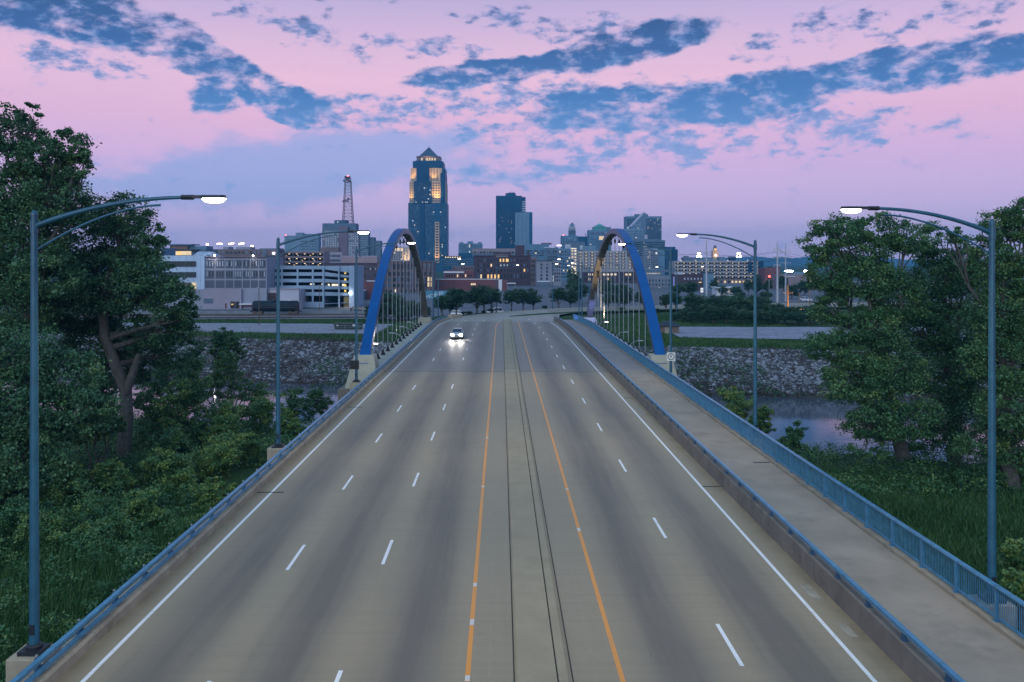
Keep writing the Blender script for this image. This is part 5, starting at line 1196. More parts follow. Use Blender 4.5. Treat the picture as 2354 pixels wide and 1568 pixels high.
garage('parking_garage', 'large beige parking garage with rows of lit slots behind the right arch', 1327, 1457, 577, 700, 18, [(580, 584), (587, 591), (594, 597.5), (600.5, 604), (607.5, 611), (614.5, 618)], [1328, 1340, 1354, 1368, 1382, 1397, 1411, 1425, 1440, 1456], garage_b, strip_l, light_frac=.55, inner=mm('beige_interior', (.14, .12, .11)), lw=.9, col_w=1.4)
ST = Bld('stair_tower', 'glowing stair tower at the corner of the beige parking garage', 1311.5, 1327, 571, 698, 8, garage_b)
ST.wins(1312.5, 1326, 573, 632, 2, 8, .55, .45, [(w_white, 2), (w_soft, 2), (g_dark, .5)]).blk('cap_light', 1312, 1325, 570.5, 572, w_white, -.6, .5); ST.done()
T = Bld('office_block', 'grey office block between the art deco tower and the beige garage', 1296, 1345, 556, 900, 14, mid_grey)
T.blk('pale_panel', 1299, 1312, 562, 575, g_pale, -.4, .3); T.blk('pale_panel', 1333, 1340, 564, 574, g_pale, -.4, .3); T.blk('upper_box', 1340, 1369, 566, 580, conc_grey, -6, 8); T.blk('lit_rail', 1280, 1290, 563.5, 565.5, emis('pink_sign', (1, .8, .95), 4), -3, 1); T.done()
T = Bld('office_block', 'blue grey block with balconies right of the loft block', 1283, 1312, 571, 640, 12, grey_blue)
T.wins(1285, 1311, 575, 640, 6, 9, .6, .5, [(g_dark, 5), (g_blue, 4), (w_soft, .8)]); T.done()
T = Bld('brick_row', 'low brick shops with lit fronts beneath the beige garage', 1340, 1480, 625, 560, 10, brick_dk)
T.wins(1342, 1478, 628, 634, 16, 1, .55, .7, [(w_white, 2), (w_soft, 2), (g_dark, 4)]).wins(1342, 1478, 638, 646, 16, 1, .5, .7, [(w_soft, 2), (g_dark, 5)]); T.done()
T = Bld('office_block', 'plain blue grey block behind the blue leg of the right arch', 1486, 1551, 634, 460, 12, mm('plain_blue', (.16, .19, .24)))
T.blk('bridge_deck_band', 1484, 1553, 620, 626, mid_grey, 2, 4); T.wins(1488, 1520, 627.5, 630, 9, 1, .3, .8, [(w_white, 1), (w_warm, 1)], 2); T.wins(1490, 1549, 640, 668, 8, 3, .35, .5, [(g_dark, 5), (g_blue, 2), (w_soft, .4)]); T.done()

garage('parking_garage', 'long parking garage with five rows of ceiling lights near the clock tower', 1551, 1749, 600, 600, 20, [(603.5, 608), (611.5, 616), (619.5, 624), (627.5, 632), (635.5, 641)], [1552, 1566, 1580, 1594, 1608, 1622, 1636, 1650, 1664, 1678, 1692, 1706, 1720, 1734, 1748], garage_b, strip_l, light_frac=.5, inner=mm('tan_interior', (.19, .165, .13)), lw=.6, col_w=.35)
T = Bld('garage_roof_plant', 'row of rooftop plant and offices on top of the long garage', 1572.5, 1604, 591.5, 606, 10, mid_grey, zb=wz(600, 606))
for a, b_, y, m in ((1604, 1640, 592.5, grey_blue), (1654, 1667, 590.5, conc_grey), (1679.5, 1693, 590, glass_tw2), (1576, 1584, 588.5, mid_grey)): T.blk('plant_box', a, b_, y, 600.3, m, 1, 6)
T.blk('frame', 1604, 1698, 592, 593, conc_grey, .5, .6); T.blk('frame', 1604, 1698, 598.5, 599.5, conc_grey, .5, .6); T.blk('end_panel', 1714, 1722, 601, 626.5, glass_tw2, -6.6, .3); T.blk('end_panel', 1726, 1734, 601, 626.5, g_pale, -6.6, .3); T.blk('end_panel', 1738, 1748.5, 600, 626.5, glass_tw2, -6.6, .3); T.blk('lift_tower', 1722, 1738, 596, 601, mid_grey, -5, 4); T.blk('chimney', 1731, 1734, 588.5, 596, mid_grey, -4, 2)
for a in (1561, 1594, 1667, 1712): T.blk('roof_light', a, a + 1.4, 598.2, 599.6, strip_l, -6.5, .3)
T.done()
T = Bld('clock_tower', 'lit stone clock tower with a small dark dome', 1638.6, 1651.6, 577.5, 900, 6, mm('clock_stone', (.36, .28, .24)), cat='clock tower')
T.blk('cornice', 1637.8, 1652.4, 576.5, 578.2, stone_bg, -.4, 6.8); T.blk('belfry', 1641.6, 1648.8, 570, 577, stone_bg, 1, 4); Xc = wx(1645.2, 900)
MB().tube([(Xc, 903, wz(570, 900)), (Xc, 903, wz(567.5, 900)), (Xc, 903, wz(565, 900)), (Xc, 903, wz(563.8, 900)), (Xc, 903, wz(561.5, 900))], [1.7, 1.6, 1.0, .35, .08], 12).build('dome', metal_r, T.t)
for k in range(3): T.blk('belfry_arch', 1642.3 + k * 2.2, 1643.6 + k * 2.2, 571, 576, w_warm, .7, .25)
cf_ = MB().tube([(Xc, 899.6, wz(586.9, 900)), (Xc, 899.85, wz(586.9, 900))], 1.15, 20).build('clock_face', emis('clock_glow', (1, .86, .66), 2.6), T.t)
for ang, L in ((1.1, .8), (2.6, .55)): MB().tube([(Xc, 899.5, wz(586.9, 900)), (Xc + L * math.cos(ang), 899.5, wz(586.9, 900) + L * math.sin(ang))], .07, 4).build('clock_hand', black_m, cf_)
spot(T.t, 'clock_uplight', (Xc, 893, wz(596, 900)), (Xc, 900, wz(582, 900)), 4500, 70, (1, .62, .35)); T.done()
T = Bld('brick_row', 'low dark brick row with white windows in front of the long garage', 1552, 1640, 630, 420, 12, brick_dk)
T.wins(1570, 1616, 638, 644, 6, 1, .35, .8, [(g_pale, 3), (w_cool, 1)]).blk('grey_end', 1616, 1640, 626, None, grey_blue, -1, 6); T.blk('canopy', 1614, 1642, 625, 626.5, roof_d, -2, 8); T.blk('white_bay', 1551, 1570, 626.5, 631, g_pale, -.3, 1); T.blk('shop_light', 1606, 1612, 648, 650, w_soft, -.6, .3); T.blk('banner', 1547, 1550, 636, 659, emis('blue_banner', (.28, .35, .9), .5), -.8, .3); T.done()
T = Bld('brick_row', 'plain brick fronts below the long garage decks', 1640, 1752, 641.5, 560, 10, brick_br)
T.wins(1645, 1748, 644, 652, 12, 1, .5, .6, [(w_soft, 2), (g_dark, 3)]); T.done()
T = Bld('brick_shed', 'boxy red brick building with a rooftop shed in front of the wooded hill', 1757.5, 1793, 616, 500, 12, brick_rd)
T.blk('roof_plant', 1773, 1780, 613, 616.5, brick_dk, 3, 4); T.blk('chimney', 1789, 1793, 610, 616.5, brick_rd, 2, 3); T.done()
T = Bld('works_shed', 'wide pale works shed with floodlit roof edge right of the brick box', 1795, 1880, 631, 430, 14, mm('works_wall', (.21, .17, .19)))
T.blk('lit_eave', 1795, 1828, 635, 636.2, roof_w, -.5, 1); T.blk('grey_annex', 1830, 1880, 626, 632, conc_grey, 4, 8); T.wins(1860, 1866, 632, 650, 1, 4, .7, .5, [(w_white, 1)]); T.done()
T = Bld('filling_station', 'small lit white filling station behind the far trees', 1648, 1694, 661, 350, 8, roof_w)
T.blk('lit_front', 1676, 1687, 663, 671, w_white, -.3, .3); T.blk('roof', 1646, 1696, 660, 662.3, roof_w, -1.5, 11); T.done()
sgn = thing('shop_sign', 'small white pole sign with a dark emblem at the base of the pale pole', 'sign', (wx(1614, 322), 322, -2))
MB().box(wx(1611, 322), wx(1616.6, 322), 322, 322.3, wz(672, 322), wz(662, 322)).build('panel', emis('sign_white_lit', (.85, .9, 1), .9), sgn)
MB().tube([(wx(1613.8, 322), 321.8, wz(667, 322)), (wx(1613.8, 322), 321.95, wz(667, 322))], .25, 12).build('emblem', black_m, sgn)
MB().tube([(wx(1613.8, 322), 322.15, -2.2), (wx(1613.8, 322), 322.15, wz(672, 322))], .12, 6).build('pole', steel, sgn)
# mural wall
mu = thing('mural_wall', 'turquoise mural wall lettered MOINES in white beside the street', 'mural', (wx(1006, 335), 335, -2))
mur = mm('mural_turquoise', (.08, .26, .37), stain=((.03, .13, .24, 1), .5, .9))
cube_part('wall', mu, wx(976, 335), wx(1034, 335), 335, 335.4, -2.2, wz(668.5, 335), mur)
lm_ = text_mesh('MOINES', 1.9, .01, white_car)
put('lettering', lm_, mu, Vector((wx(999, 335), 334.96, wz(679, 335))) - WLOC[mu.name], (math.radians(90), math.radians(-14), 0))

# wooded ridge on the horizon
hx = np.linspace(-3000, 3000, 260); hz = 26 + 9 * np.sin(hx * .004 + 1) + 6 * np.sin(hx * .011) + 2.5 * np.sin(hx * .043) + RNG.normal(0, 1.1, 260)
hz = hz * (.45 + .75 * sstep(600, 1250, hx)); hz2 = hz * .55
HV = [(x, 4150, -3) for x in hx] + [(x, 4400, h) for x, h in zip(hx, hz2)] + [(x, 4700, h + 4) for x, h in zip(hx, hz)] + [(x, 5100, -3) for x in hx]
q = np.arange(259); ff = np.concatenate([np.stack([q + o, q + 1 + o, q + 261 + o, q + 260 + o], -1) for o in (0, 260, 520)])
tag(put('hills', raw_mesh('hills', HV, ff, 4, mat('wooded_hill', (.03, .05, .035), .95, .3, .02), False)), 'low wooded hills along the horizon', 'hills', kind='structure')
# ------------------------------------------------------------------ vegetation
def leaves_mesh(name, C, tint, size, material, rng, flat=.35, droop=0.0):
    """one rhombus leaf (two triangles) per point, mostly facing up and out"""
    n = len(C)
    nrm = rng.normal(0, 1, (n, 3)); nrm[:, 2] = np.abs(nrm[:, 2]) + flat; nrm /= np.linalg.norm(nrm, axis=1)[:, None]
    a = rng.normal(0, 1, (n, 3)); a -= nrm * (a * nrm).sum(1)[:, None]; a /= np.linalg.norm(a, axis=1)[:, None]
    a[:, 2] -= droop; b = np.cross(nrm, a); s = size * rng.uniform(.6, 1.35, n)[:, None]
    V = np.stack([C - a * s * .5, C + b * s * .33 + nrm * s * .06, C + a * s * .5, C - b * s * .33 + nrm * s * .06], 1).reshape(-1, 3)
    me = raw_mesh(name, V, np.arange(4 * n), 4, material)
    at = me.attributes.new('tint', 'FLOAT', 'POINT'); at.data.foreach_set('value', np.repeat(np.clip(tint, 0, 1), 4).astype(np.float32))
    return me

def lobe_points(lobes, n, rng, rc=.23, shell=.62, clump=85):
    """lobes: (cx,cy,cz,rx,ry,rz,weight) -> leaf centres gathered in small sprays"""
    L = np.array(lobes, float); w = L[:, 3] * L[:, 5] * L[:, 6]; w = w / w.sum(); P_, T_ = [], []
    for l, wi in zip(L, w):
        k = int(n * wi); m = max(4, int(k / clump))
        d = rng.normal(0, 1, (m, 3)); d /= np.linalg.norm(d, axis=1)[:, None]
        d[:, 2] = np.where(d[:, 2] < -.55, d[:, 2] * .6, d[:, 2])
        r = shell + (1 - shell) * rng.uniform(0, 1, m) ** .7; r *= rng.uniform(.80, 1.06, m)
        cc = l[:3] + d * r[:, None] * l[3:6]
        ct = np.clip(rng.normal(.42, .20, m), 0, 1); rad = rc * (l[3] + l[5]) * .5 * rng.uniform(.6, 1.35, m)
        idx = rng.integers(0, m, k); off = rng.normal(0, .52, (k, 3)); off[:, 2] *= .62
        P_.append(cc[idx] + off * rad[idx][:, None]); T_.append(ct[idx] + rng.normal(0, .12, k))
    return np.concatenate(P_), np.concatenate(T_)

def limb(mb, a, b_, r0, r1, rng, bend=.12, n=5, sides=7):
    a, b_ = Vector(a), Vector(b_); L = (b_ - a).length; pts = []
    for i in range(n + 1):
        u = i / n; p = a.lerp(b_, u); j = L * bend * math.sin(math.pi * u)
        p += Vector((rng.normal(0, .4) * j, rng.normal(0, .4) * j, abs(rng.normal(0, .3)) * j)); pts.append(p)
    pts[0] = a; mb.tube(pts, list(np.linspace(r0, r1, n + 1)), sides); return pts

def big_tree(name, label, Y, base, lobes_px, n, size, material, r, group=None, fork=None, rc=.23, clump=85, seed=0, extra_limbs=True, shell=.62):
    """lobes measured as (x, y, half width, half height, depth offset, weight) at survey distance Y"""
    rng = np.random.default_rng(100 + seed); s = Y / F
    bx, by = wx(base[0], Y), Y; bz = float(gz(bx, by))
    t = thing(name, label, 'tree', (bx, by, bz), group)
    L = [(wx(x, Y), Y + dy, wz(y, Y), rx * s, (rx + ry) * .5 * s, ry * s, w) for x, y, rx, ry, dy, w in lobes_px]
    P_, T_ = lobe_points(L, n, rng, rc, shell, clump)
    tr = MB(); top = Vector((sum(l[0] for l in L) / len(L) * .5 + bx * .5, by, bz + (max(l[2] for l in L) - bz) * .45))
    if fork: pts = fork
    else: pts = [Vector((bx, by, bz - .4)), Vector((bx, by, bz)).lerp(top, .5) + Vector((rng.normal(0, .3), rng.normal(0, .3), 0)), top]
    k = len(pts); tr.tube([pts[0]] + [Vector(p) for p in pts[1:]], [r * 1.25] + list(np.linspace(r, r * .62, k - 1)), 12)
    top = Vector(pts[-1]); mid = Vector(pts[len(pts) // 2])
    for l in L:
        c = Vector(l[:3]); st = top if c.z > top.z - 1 else mid.lerp(top, rng.uniform(.2, .8))
        p = limb(tr, st, c, r * rng.uniform(.32, .48), .07, rng)
        if extra_limbs:
            for q in range(4):
                d = Vector(rng.normal(0, 1, 3)); d.normalize(); e = c + Vector((d.x * l[3], d.y * l[4], abs(d.z) * l[5])) * .8
                limb(tr, p[3], e, r * .14, .03, rng, n=3, sides=5)
    tr.build('trunk', bark, t, smooth=True)
    put('crown', leaves_mesh('crown', P_ - np.array([bx, by, bz]), T_, size, material, rng), t)
    return t

# left bank: three big trees
Y = 77; pf = lambda x, y, d=0: Vector((wx(x, Y), Y + d, wz(y, Y)))
t1 = big_tree('cottonwood_tree', 'big cottonwood with a forked leaning pale trunk on the near bank', Y, (284, 1062),
    [(175, 560, 105, 95, 3, 1), (270, 505, 72, 66, 1, .75), (322, 560, 55, 56, 0, .7), (250, 665, 125, 92, 0, 1), (345, 640, 70, 72, -1, 1), (402, 690, 52, 66, -1, 1), (150, 720, 110, 90, 3, 1), (335, 770, 72, 56, 2, .8), (200, 800, 110, 70, 3, .8), (360, 545, 28, 34, 0, .5), (395, 760, 45, 48, 2, .8), (350, 835, 75, 52, 6, .8), (200, 880, 80, 55, 6, .8), (420, 735, 34, 44, 0, .8)],
    92000, .24, leafA, .62, 'big trees on the near bank', [pf(284, 1075), pf(284, 1040), pf(291, 960), pf(289, 900), pf(262, 830), pf(240, 770), pf(235, 700)], seed=1)
stub = MB(); stub.tube([pf(290, 905, -.2), pf(305, 868, -.3), pf(316, 835, -.3), pf(321, 812, -.3)], [.42, .36, .30, .16], 10); stub.build('broken_limb', bark, t1, smooth=True)
big_tree('cottonwood_tree', 'tallest cottonwood towering over the left hand street lamp', 72, (60, 1110),
    [(25, 315, 75, 72, 0, 1), (100, 370, 70, 70, 0, 1), (165, 345, 44, 55, 0, .8), (190, 385, 32, 52, -1, .8), (20, 450, 100, 90, 2, 1), (130, 470, 85, 80, 0, 1), (50, 590, 110, 100, 0, 1), (30, 720, 110, 90, 0, 1), (130, 640, 80, 80, -2, .8), (-60, 560, 90, 160, 0, .8), (70, 265, 30, 28, 0, .6)],
    95000, .24, leafA, .75, 'big trees on the near bank', seed=2)
big_tree('cottonwood_tree', 'spreading cottonwood with low boughs under the tallest crown', 62, (40, 1240),
    [(30, 830, 110, 80, 0, 1), (130, 880, 95, 75, 1, 1), (50, 950, 120, 90, -2, 1), (190, 960, 80, 70, 0, .9), (90, 1050, 120, 80, -3, 1), (10, 1130, 90, 90, -3, .9), (-50, 900, 70, 150, 0, .6)],
    66000, .22, leafA, .5, 'big trees on the near bank', seed=3)
# right bank: three trees
big_tree('maple_tree', 'broad silver maple leaning over the river on the near bank', 74, (2085, 1068),
    [(1888, 555, 50, 52, 0, .8), (1945, 540, 62, 50, 0, .8), (2020, 535, 62, 55, 1, .8), (2090, 548, 55, 55, 0, .8), (1910, 635, 58, 62, 0, .9), (1990, 640, 80, 75, 0, 1), (1910, 715, 48, 50, 0, .8), (1985, 760, 85, 60, -1, .9), (1895, 800, 55, 45, -1, .8), (1945, 870, 75, 70, -2, 1), (2030, 860, 90, 70, -1, 1), (1975, 960, 70, 60, -3, .9), (2060, 960, 85, 60, -2, .9), (1945, 1010, 50, 22, -4, .5), (2080, 700, 80, 70, 1, 1)],
    92000, .22, leafB, .5, 'big trees on the near bank', rc=.24, seed=4)
big_tree('maple_tree', 'dense dark maple standing in the middle of the near bank trio', 78, (2195, 1060),
    [(2140, 560, 60, 48, 0, .6), (2190, 590, 70, 55, 0, .7), (2150, 650, 80, 70, 0, 1), (2240, 640, 75, 70, 1, .9), (2110, 760, 90, 75, 0, 1), (2200, 760, 95, 80, 0, 1), (2150, 860, 95, 70, -1, 1), (2240, 880, 85, 80, 0, 1), (2180, 960, 100, 60, -2, 1), (2120, 1000, 70, 50, -2, .8)],
    66000, .22, leafB, .55, 'big trees on the near bank', seed=5)
big_tree('maple_tree', 'tall maple behind the lamp post nearest the picket railing', 66, (2330, 1095),
    [(2300, 530, 62, 52, 0, .8), (2350, 520, 55, 60, 0, .9), (2290, 610, 70, 60, 0, .8), (2360, 640, 70, 80, 0, 1), (2310, 720, 80, 75, 0, 1), (2300, 830, 85, 80, 0, 1), (2370, 780, 60, 100, 0, .8), (2310, 940, 85, 75, -1, 1), (2260, 1020, 70, 50, 0, .8), (2350, 1040, 70, 60, 0, 1), (2190, 545, 30, 34, 0, .5)],
    70000, .21, leafB, .5, 'big trees on the near bank', seed=6)
# young trees and bushes on the near bank
bushes = [(496, 800, 30, 46, 104, 0), (531, 802, 32, 46, 103, 0), (517, 866, 50, 66, 95, 1), (467, 940, 66, 88, 82, 1), (415, 945, 56, 78, 80, 1), (531, 985, 66, 66, 80, 1), (618, 958, 60, 60, 90, 1), (684, 934, 52, 46, 98, 0), (730, 922, 40, 38, 102, 0), (575, 925, 48, 56, 96, 1),
          (655, 985, 46, 42, 88, 1), (517, 1062, 82, 62, 70, 2), (575, 1040, 46, 50, 74, 1), (485, 1140, 52, 42, 60, 2), (400, 1040, 66, 60, 72, 0), (345, 1098, 92, 72, 66, 1), (240, 1130, 66, 76, 62, 2), (158, 1135, 82, 68, 60, 1), (430, 1125, 50, 46, 62, 1), (340, 1175, 70, 46, 57, 2),
          (144, 1215, 92, 52, 53, 1), (60, 1200, 70, 60, 54, 0), (250, 1225, 66, 44, 53, 1), (370, 880, 62, 60, 96, 0), (215, 975, 66, 52, 70, 1), (110, 1010, 72, 56, 70, 0), (225, 900, 66, 56, 84, 0), (340, 960, 52, 62, 84, 0), (420, 860, 48, 44, 104, 0),
          (1695, 935, 55, 44, 90, 2), (1745, 965, 38, 38, 86, 1), (1822, 1020, 44, 46, 80, 0), (1870, 1060, 40, 26, 78, 0), (2330, 1290, 55, 58, 43, 2), (2350, 1345, 45, 30, 40, 2), (2260, 1110, 80, 46, 66, 0), (2120, 1090, 90, 30, 72, 0)]
for i, (x, y, rx, ry, Yb, k) in enumerate(bushes):
    rng = np.random.default_rng(300 + i); s = Yb / F; cx_, cz_ = wx(x, Yb), wz(y, Yb); bz = float(gz(cx_, Yb))
    L = []
    for q in range(8):
        hgt = -.75 + 1.5 * q / 7; wid = 1.0 - .55 * max(0, hgt)
        L.append((cx_ + rng.uniform(-.6, .6) * rx * s * wid, Yb + rng.uniform(-.5, .5) * rx * s, cz_ + hgt * ry * s * .8, rx * s * rng.uniform(.42, .62), rx * s * .55, ry * s * rng.uniform(.30, .44), 1))
    side = 'the guard rail' if x < 1152 else 'the picket railing'
    lab = {0: f'dark leafy bush among the scrub below {side}', 1: f'bright green young tree among the scrub below {side}', 2: f'yellow green leafy bush close below {side}'}[k]
    t = thing('young_tree' if k == 1 else 'bush', lab, 'tree' if k == 1 else 'bush', (cx_, Yb, bz), 'scrub on the near bank')
    tr = MB(); rng2 = np.random.default_rng(800 + i)
    for l in L[:5]: limb(tr, (cx_, Yb, bz - .2), l[:3], .11, .03, rng2, n=4, sides=6)
    tr.build('stem', bark, t)
    nl = int(5200 + 8000 * (rx * ry) / 6000); P_, T_ = lobe_points(L, nl, rng, .30, .55, 60)
    T_ = T_ + (.34 if k == 2 else .20 if k == 1 else -.06)
    put('foliage', leaves_mesh('foliage', P_ - np.array([cx_, Yb, bz]), T_, .19 if Yb > 60 else .16, leafC, rng, .6), t)

# weeds and long grass: uncountable
def scatter_stuff(name, label, pts, h, size, material, per, seed, cat='undergrowth', spread=.5):
    rng = np.random.default_rng(seed); n = len(pts); X, Yy = pts[:, 0], pts[:, 1]
    z = gz(X, Yy); hh = h * rng.uniform(.35, 1.1, n) * (.7 + .5 * lump(X, Yy, .8))
    i = np.repeat(np.arange(n), per); u = rng.uniform(0, 1, n * per) ** .7
    C = np.stack([X[i] + rng.normal(0, spread, n * per) * (1.05 - u * .6), Yy[i] + rng.normal(0, spread, n * per) * (1.05 - u * .6), z[i] + np.abs(hh[i]) * u], -1)
    T_ = np.repeat(rng.normal(.42, .2, n), per) + rng.normal(0, .13, n * per)
    o = put(name, leaves_mesh(name, C, T_, size, material, rng, .5)); tag(o, label, cat, kind='stuff'); return o
n = 520; p = np.stack([RNG.uniform(-40, -14.9, n), RNG.uniform(24, 62, n)], -1)
scatter_stuff('undergrowth', 'tall weedy undergrowth below the guard rail', p, 2.3, .16, leafC, 170, 501, spread=.55)
n = 1300; p = np.stack([RNG.uniform(-60, -15, n), RNG.uniform(72, 100, n)], -1); p = p[p[:, 1] < near_bank(p[:, 0]) - 1]
scatter_stuff('undergrowth', 'riverside undergrowth beneath the cottonwoods', p, 1.1, .20, leafC, 26, 502)
n = 1500; p = np.stack([RNG.uniform(17.5, 62, n), RNG.uniform(64, 95, n)], -1); p = p[(p[:, 1] < near_bank(p[:, 0]) - 2)]
scatter_stuff('undergrowth', 'riverside weeds and reeds below the maples', p, 1.5, .19, leafC, 30, 503)

def blades(name, label, pts, h, w, material, seed):
    rng = np.random.default_rng(seed); n = len(pts); z = gz(pts[:, 0], pts[:, 1]); a = rng.uniform(0, 6.28, n); hh = h * rng.uniform(.5, 1.4, n)
    B = np.stack([pts[:, 0], pts[:, 1], z - .02], -1); d = np.stack([np.cos(a), np.sin(a), 0 * a], -1) * w * .5
    tip = B + np.stack([rng.normal(0, .35, n) * hh, rng.normal(0, .35, n) * hh, hh], -1)
    V = np.stack([B - d, B + d, tip], 1).reshape(-1, 3)
    me = raw_mesh(name, V, np.arange(3 * n), 3, material); at = me.attributes.new('tint', 'FLOAT', 'POINT')
    at.data.foreach_set('value', np.repeat(np.clip(rng.normal(.42, .18, n) + .25 * lump(pts[:, 0], pts[:, 1], .6), 0, 1), 3).astype(np.float32))
    return tag(put(name, me), label, 'grass', kind='stuff')
n = 40000; p = np.stack([RNG.uniform(-40, -14.6, n), RNG.uniform(24, 64, n)], -1)
blades('grass', 'long rank grass between the weeds below the guard rail', p, .9, .07, leafG, 605)
n = 110000; p = np.stack([RNG.uniform(17.2, 46, n), RNG.uniform(26, 72, n)], -1)
blades('grass', 'rough dark grass below the picket railing', p, .34, .10, leafG, 601)
n = 60000; p = np.stack([RNG.uniform(16, 60, n), RNG.uniform(150, 222, n)], -1); p = p[(road_dist(p[:, 0], p[:, 1]) > 18) & ~((p[:, 0] > 31) & (p[:, 1] < 184)) & (p[:, 1] > far_bank(p[:, 0]) + bank_w(p[:, 0]))]
blades('grass', 'mown lawn sloping down beside the right hand arch', p, .30, .22, leafG, 602)
n = 50000; p = np.stack([RNG.uniform(-95, -13, n), RNG.uniform(150, 214, n)], -1); e_ = far_bank(p[:, 0]) + bank_w(p[:, 0]); p = p[(p[:, 1] > e_ - 1) & ((p[:, 1] < e_ + 7) | (p[:, 1] > 202) | (p[:, 0] > -24))]
blades('grass', 'grass strip between the wire fence and the stony bank', p, .42, .22, leafG, 603)
n = 34000; p = np.stack([RNG.uniform(20, 95, n), RNG.uniform(134, 160, n)], -1); e_ = far_bank(p[:, 0]) + bank_w(p[:, 0]); p = p[(p[:, 1] > e_ - 1.5) & (p[:, 1] < e_ + 11 - .12 * p[:, 0] * 0)]; p = p[p[:, 1] < 157 - (p[:, 0] - 32) * .2]
blades('grass', 'grass band along the edge of the cracked lot', p, .40, .2, leafG, 604)
n = 15000; X_ = RNG.uniform(-80, 90, n); p = np.stack([X_, far_bank(X_) + RNG.uniform(.02, .95, n) * bank_w(X_)], -1)
dens = np.where(p[:, 0] < 0, .75, .26) * (lump(p[:, 0], p[:, 1], .45) > -.15) + .55 * ((p[:, 1] - far_bank(p[:, 0])) / bank_w(p[:, 0]) < .22); p = p[RNG.uniform(0, 1, len(p)) < dens]; p = p[np.abs(p[:, 0] - 1.5) > 15]
scatter_stuff('dry_weeds', 'reddish dry weeds growing between the riprap stones', p, .9, .26, leafR, 9, 505, 'weeds', .35)
n = 4200; X_ = RNG.uniform(-80, 90, n); p = np.stack([X_, far_bank(X_) + RNG.uniform(.02, .9, n) * bank_w(X_)], -1); p = p[(lump(p[:, 0] + 30, p[:, 1], .35) > .25) & (np.abs(p[:, 0] - 1.5) > 15)]
scatter_stuff('bank_weeds', 'green weeds growing between the riprap stones', p, .8, .28, leafC, 10, 506, 'weeds', .4)

# ------------------------------------------------------------------ far trees: prototypes shared by copies
def proto(seed, h, w, n, size, material, trunk_frac=.24, round_=True):
    rng = np.random.default_rng(seed); L = []
    zc = h * (trunk_frac + (1 - trunk_frac) * .5); rz = h * (1 - trunk_frac) * .5
    for q in range(9):
        a = rng.uniform(0, 6.28); r = rng.uniform(.2, .52) * w * .5; zz = zc + rng.uniform(-.55, .6) * rz
        L.append((math.cos(a) * r, math.sin(a) * r, zz, w * .5 * rng.uniform(.45, .6), w * .28, rz * rng.uniform(.38, .5), 1))
    L.append((0, 0, zc, w * .42, w * .42, rz * .9, 1.5))
    P_, T_ = lobe_points(L, n, rng, .26, .55, 40)
    crown = leaves_mesh('crown', P_, T_, size, material, rng, .5)
    tr = MB().tube([(0, 0, -.3), (0, 0, h * trunk_frac), (0, 0, zc)], [.17, .13, .06], 8)
    for l in L[:6]: limb(tr, (0, 0, h * trunk_frac * .9), l[:3], .08, .02, rng, n=3, sides=5)
    return crown, tr.mesh('trunk', bark, smooth=True), h
pr_st = [proto(900 + i, 7, 5.0, 7000, .30, leafD, .20) for i in range(3)]
pr_bu = [proto(920 + i, 7, 8.0, 6400, .40, leafD, .08) for i in range(3)]
def far_tree(px, ytop, ybase, Y, label, group, protos, wide=1.0, name='street_tree', cat='tree'):
    X = wx(px, Y); z0 = float(gz(X, Y)); top = wz(ytop, Y); h = max(1.5, top - z0)
    cr, tk_, h0 = random.choice(protos); s = h / h0
    t = thing(name, label, cat, (X, Y, z0), group); t.rotation_euler = (0, 0, random.uniform(0, 6.28)); t.scale = (s * wide, s * wide, s)
    put('crown', cr, t); put('trunk', tk_, t)
    return t
verge = 'round-crowned young street tree on the verge of the curving street'
for px, yt, Y in ((1016.5, 674, 200), (1034, 680, 208), (1049, 657, 204), (1096.5, 651, 210), (1113, 654, 218), (1131, 659, 222), (1176, 659.5, 226), (1202.5, 660.5, 232), (1226, 662.5, 236), (1284.5, 657, 238), (1311, 664, 241)):
    far_tree(px, yt, 0, Y, verge, 'street trees on the verge', pr_st, 1.22 if yt > 655 else 1.32)
for px, yt, Y in ((1436, 660, 230), (1399, 668, 228), (1422, 672, 236), (1480, 668, 232), (1531, 673, 222), (1553, 668, 226), (1470, 668, 245), (1590, 672, 228)):
    far_tree(px, yt, 0, Y, 'young street tree on the lawn verge behind the right hand arch', 'street trees behind the right arch', pr_st, 1.05)
for px, yt, Y, w in ((1321, 618, 300, .8), (1330, 645, 285, 1), (1400, 640, 330, 1), (1425, 650, 320, 1.1), (1560, 648, 340, 1), (1590, 645, 345, 1), (1641, 640, 360, .9), (1660, 652, 350, 1), (1690, 655, 340, 1.1), (1720, 640, 350, .9), (1740, 632, 330, .85), (1765, 640, 345, .9), (1800, 630, 360, .8), (1820, 652, 320, 1), (1850, 640, 350, 1), (1700, 668, 300, 1.1), (1760, 665, 300, 1.1)):
    far_tree(px, yt, 0, Y, 'dark mature tree standing among the city blocks', 'trees among the city blocks', pr_bu if w >= 1 else pr_st, w, 'city_tree')
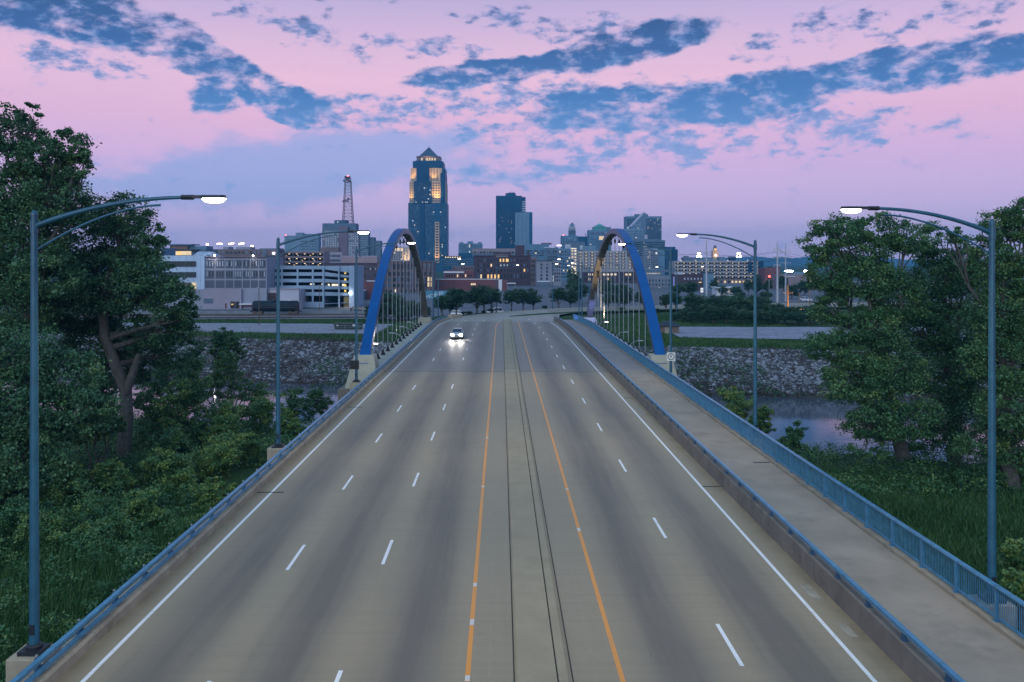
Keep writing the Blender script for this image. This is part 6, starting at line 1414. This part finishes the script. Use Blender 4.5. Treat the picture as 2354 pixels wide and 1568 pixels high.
for px, yt, Y, w in ((892, 668, 215, 1.1), (915, 676, 210, 1.1), (870, 690, 205, 1), (938, 684, 212, 1.0), (960, 694, 214, .9), (855, 700, 208, 1), (925, 700, 205, 1.1), (980, 702, 216, .8)):
    far_tree(px, yt, 0, Y, 'bushy tree seen behind the hangers of the left hand arch', 'bushy trees behind the left arch', pr_bu, w, 'bushy_tree')
for px, yt, Y, w in ((1600, 672, 205, 1), (1625, 690, 198, 1), (1650, 676, 202, 1), (1680, 668, 206, 1), (1715, 670, 200, 1.05), (1745, 676, 203, 1), (1775, 690, 198, 1.1), (1805, 700, 192, 1.2), (1835, 702, 192, 1.2), (1862, 700, 190, 1.2), (1640, 705, 190, 1.2), (1670, 700, 190, 1.1), (1705, 704, 188, 1.2), (1740, 706, 188, 1.2), (1580, 705, 196, 1.1), (1600, 712, 190, 1.2), (1765, 712, 187, 1.3), (1790, 706, 190, 1.2), (1830, 712, 187, 1.3), (1890, 690, 195, 1.2), (1555, 715, 198, 1.1)):
    far_tree(px, yt, 0, Y, 'dense dark bush in the thicket behind the cracked lot', 'thicket behind the cracked lot', pr_bu, w, 'thicket_bush', 'bush')
for px, Y, s_ in ((1079, 207, 1), (1112, 213, .8), (1128, 219, 1), (1252, 234, 1), (1429, 222, 1.1), (1510, 218, 1), (1567, 216, 1), (1066, 209, .8)):
    X = wx(px, Y); far_tree(px, 0, 0, Y, 'clump of ornamental grass on the verge', 'ornamental grass clumps', pr_bu, 1, 'grass_clump', 'plant').scale = (.30 * s_, .22 * s_, .17 * s_)
HAZE = 0.00017
# ------------------------------------------------------------------ haze
hz_m = bpy.data.materials.new('haze_air'); hz_m.use_nodes = True; hz_m.node_tree.nodes.clear(); N = NT(hz_m.node_tree)
pv = N.n('ShaderNodeVolumePrincipled', {'Color': (.14, .56, 1.0, 1), 'Density': HAZE, 'Anisotropy': .1})
N.n('ShaderNodeOutputMaterial', {'Volume': pv.outputs[0]})
hz_o = MB().box(-3200, 3200, -400, 5700, -12, 205).build('haze', hz_m)
tag(hz_o, 'thin blue evening haze hanging over the whole city', 'haze', kind='stuff')
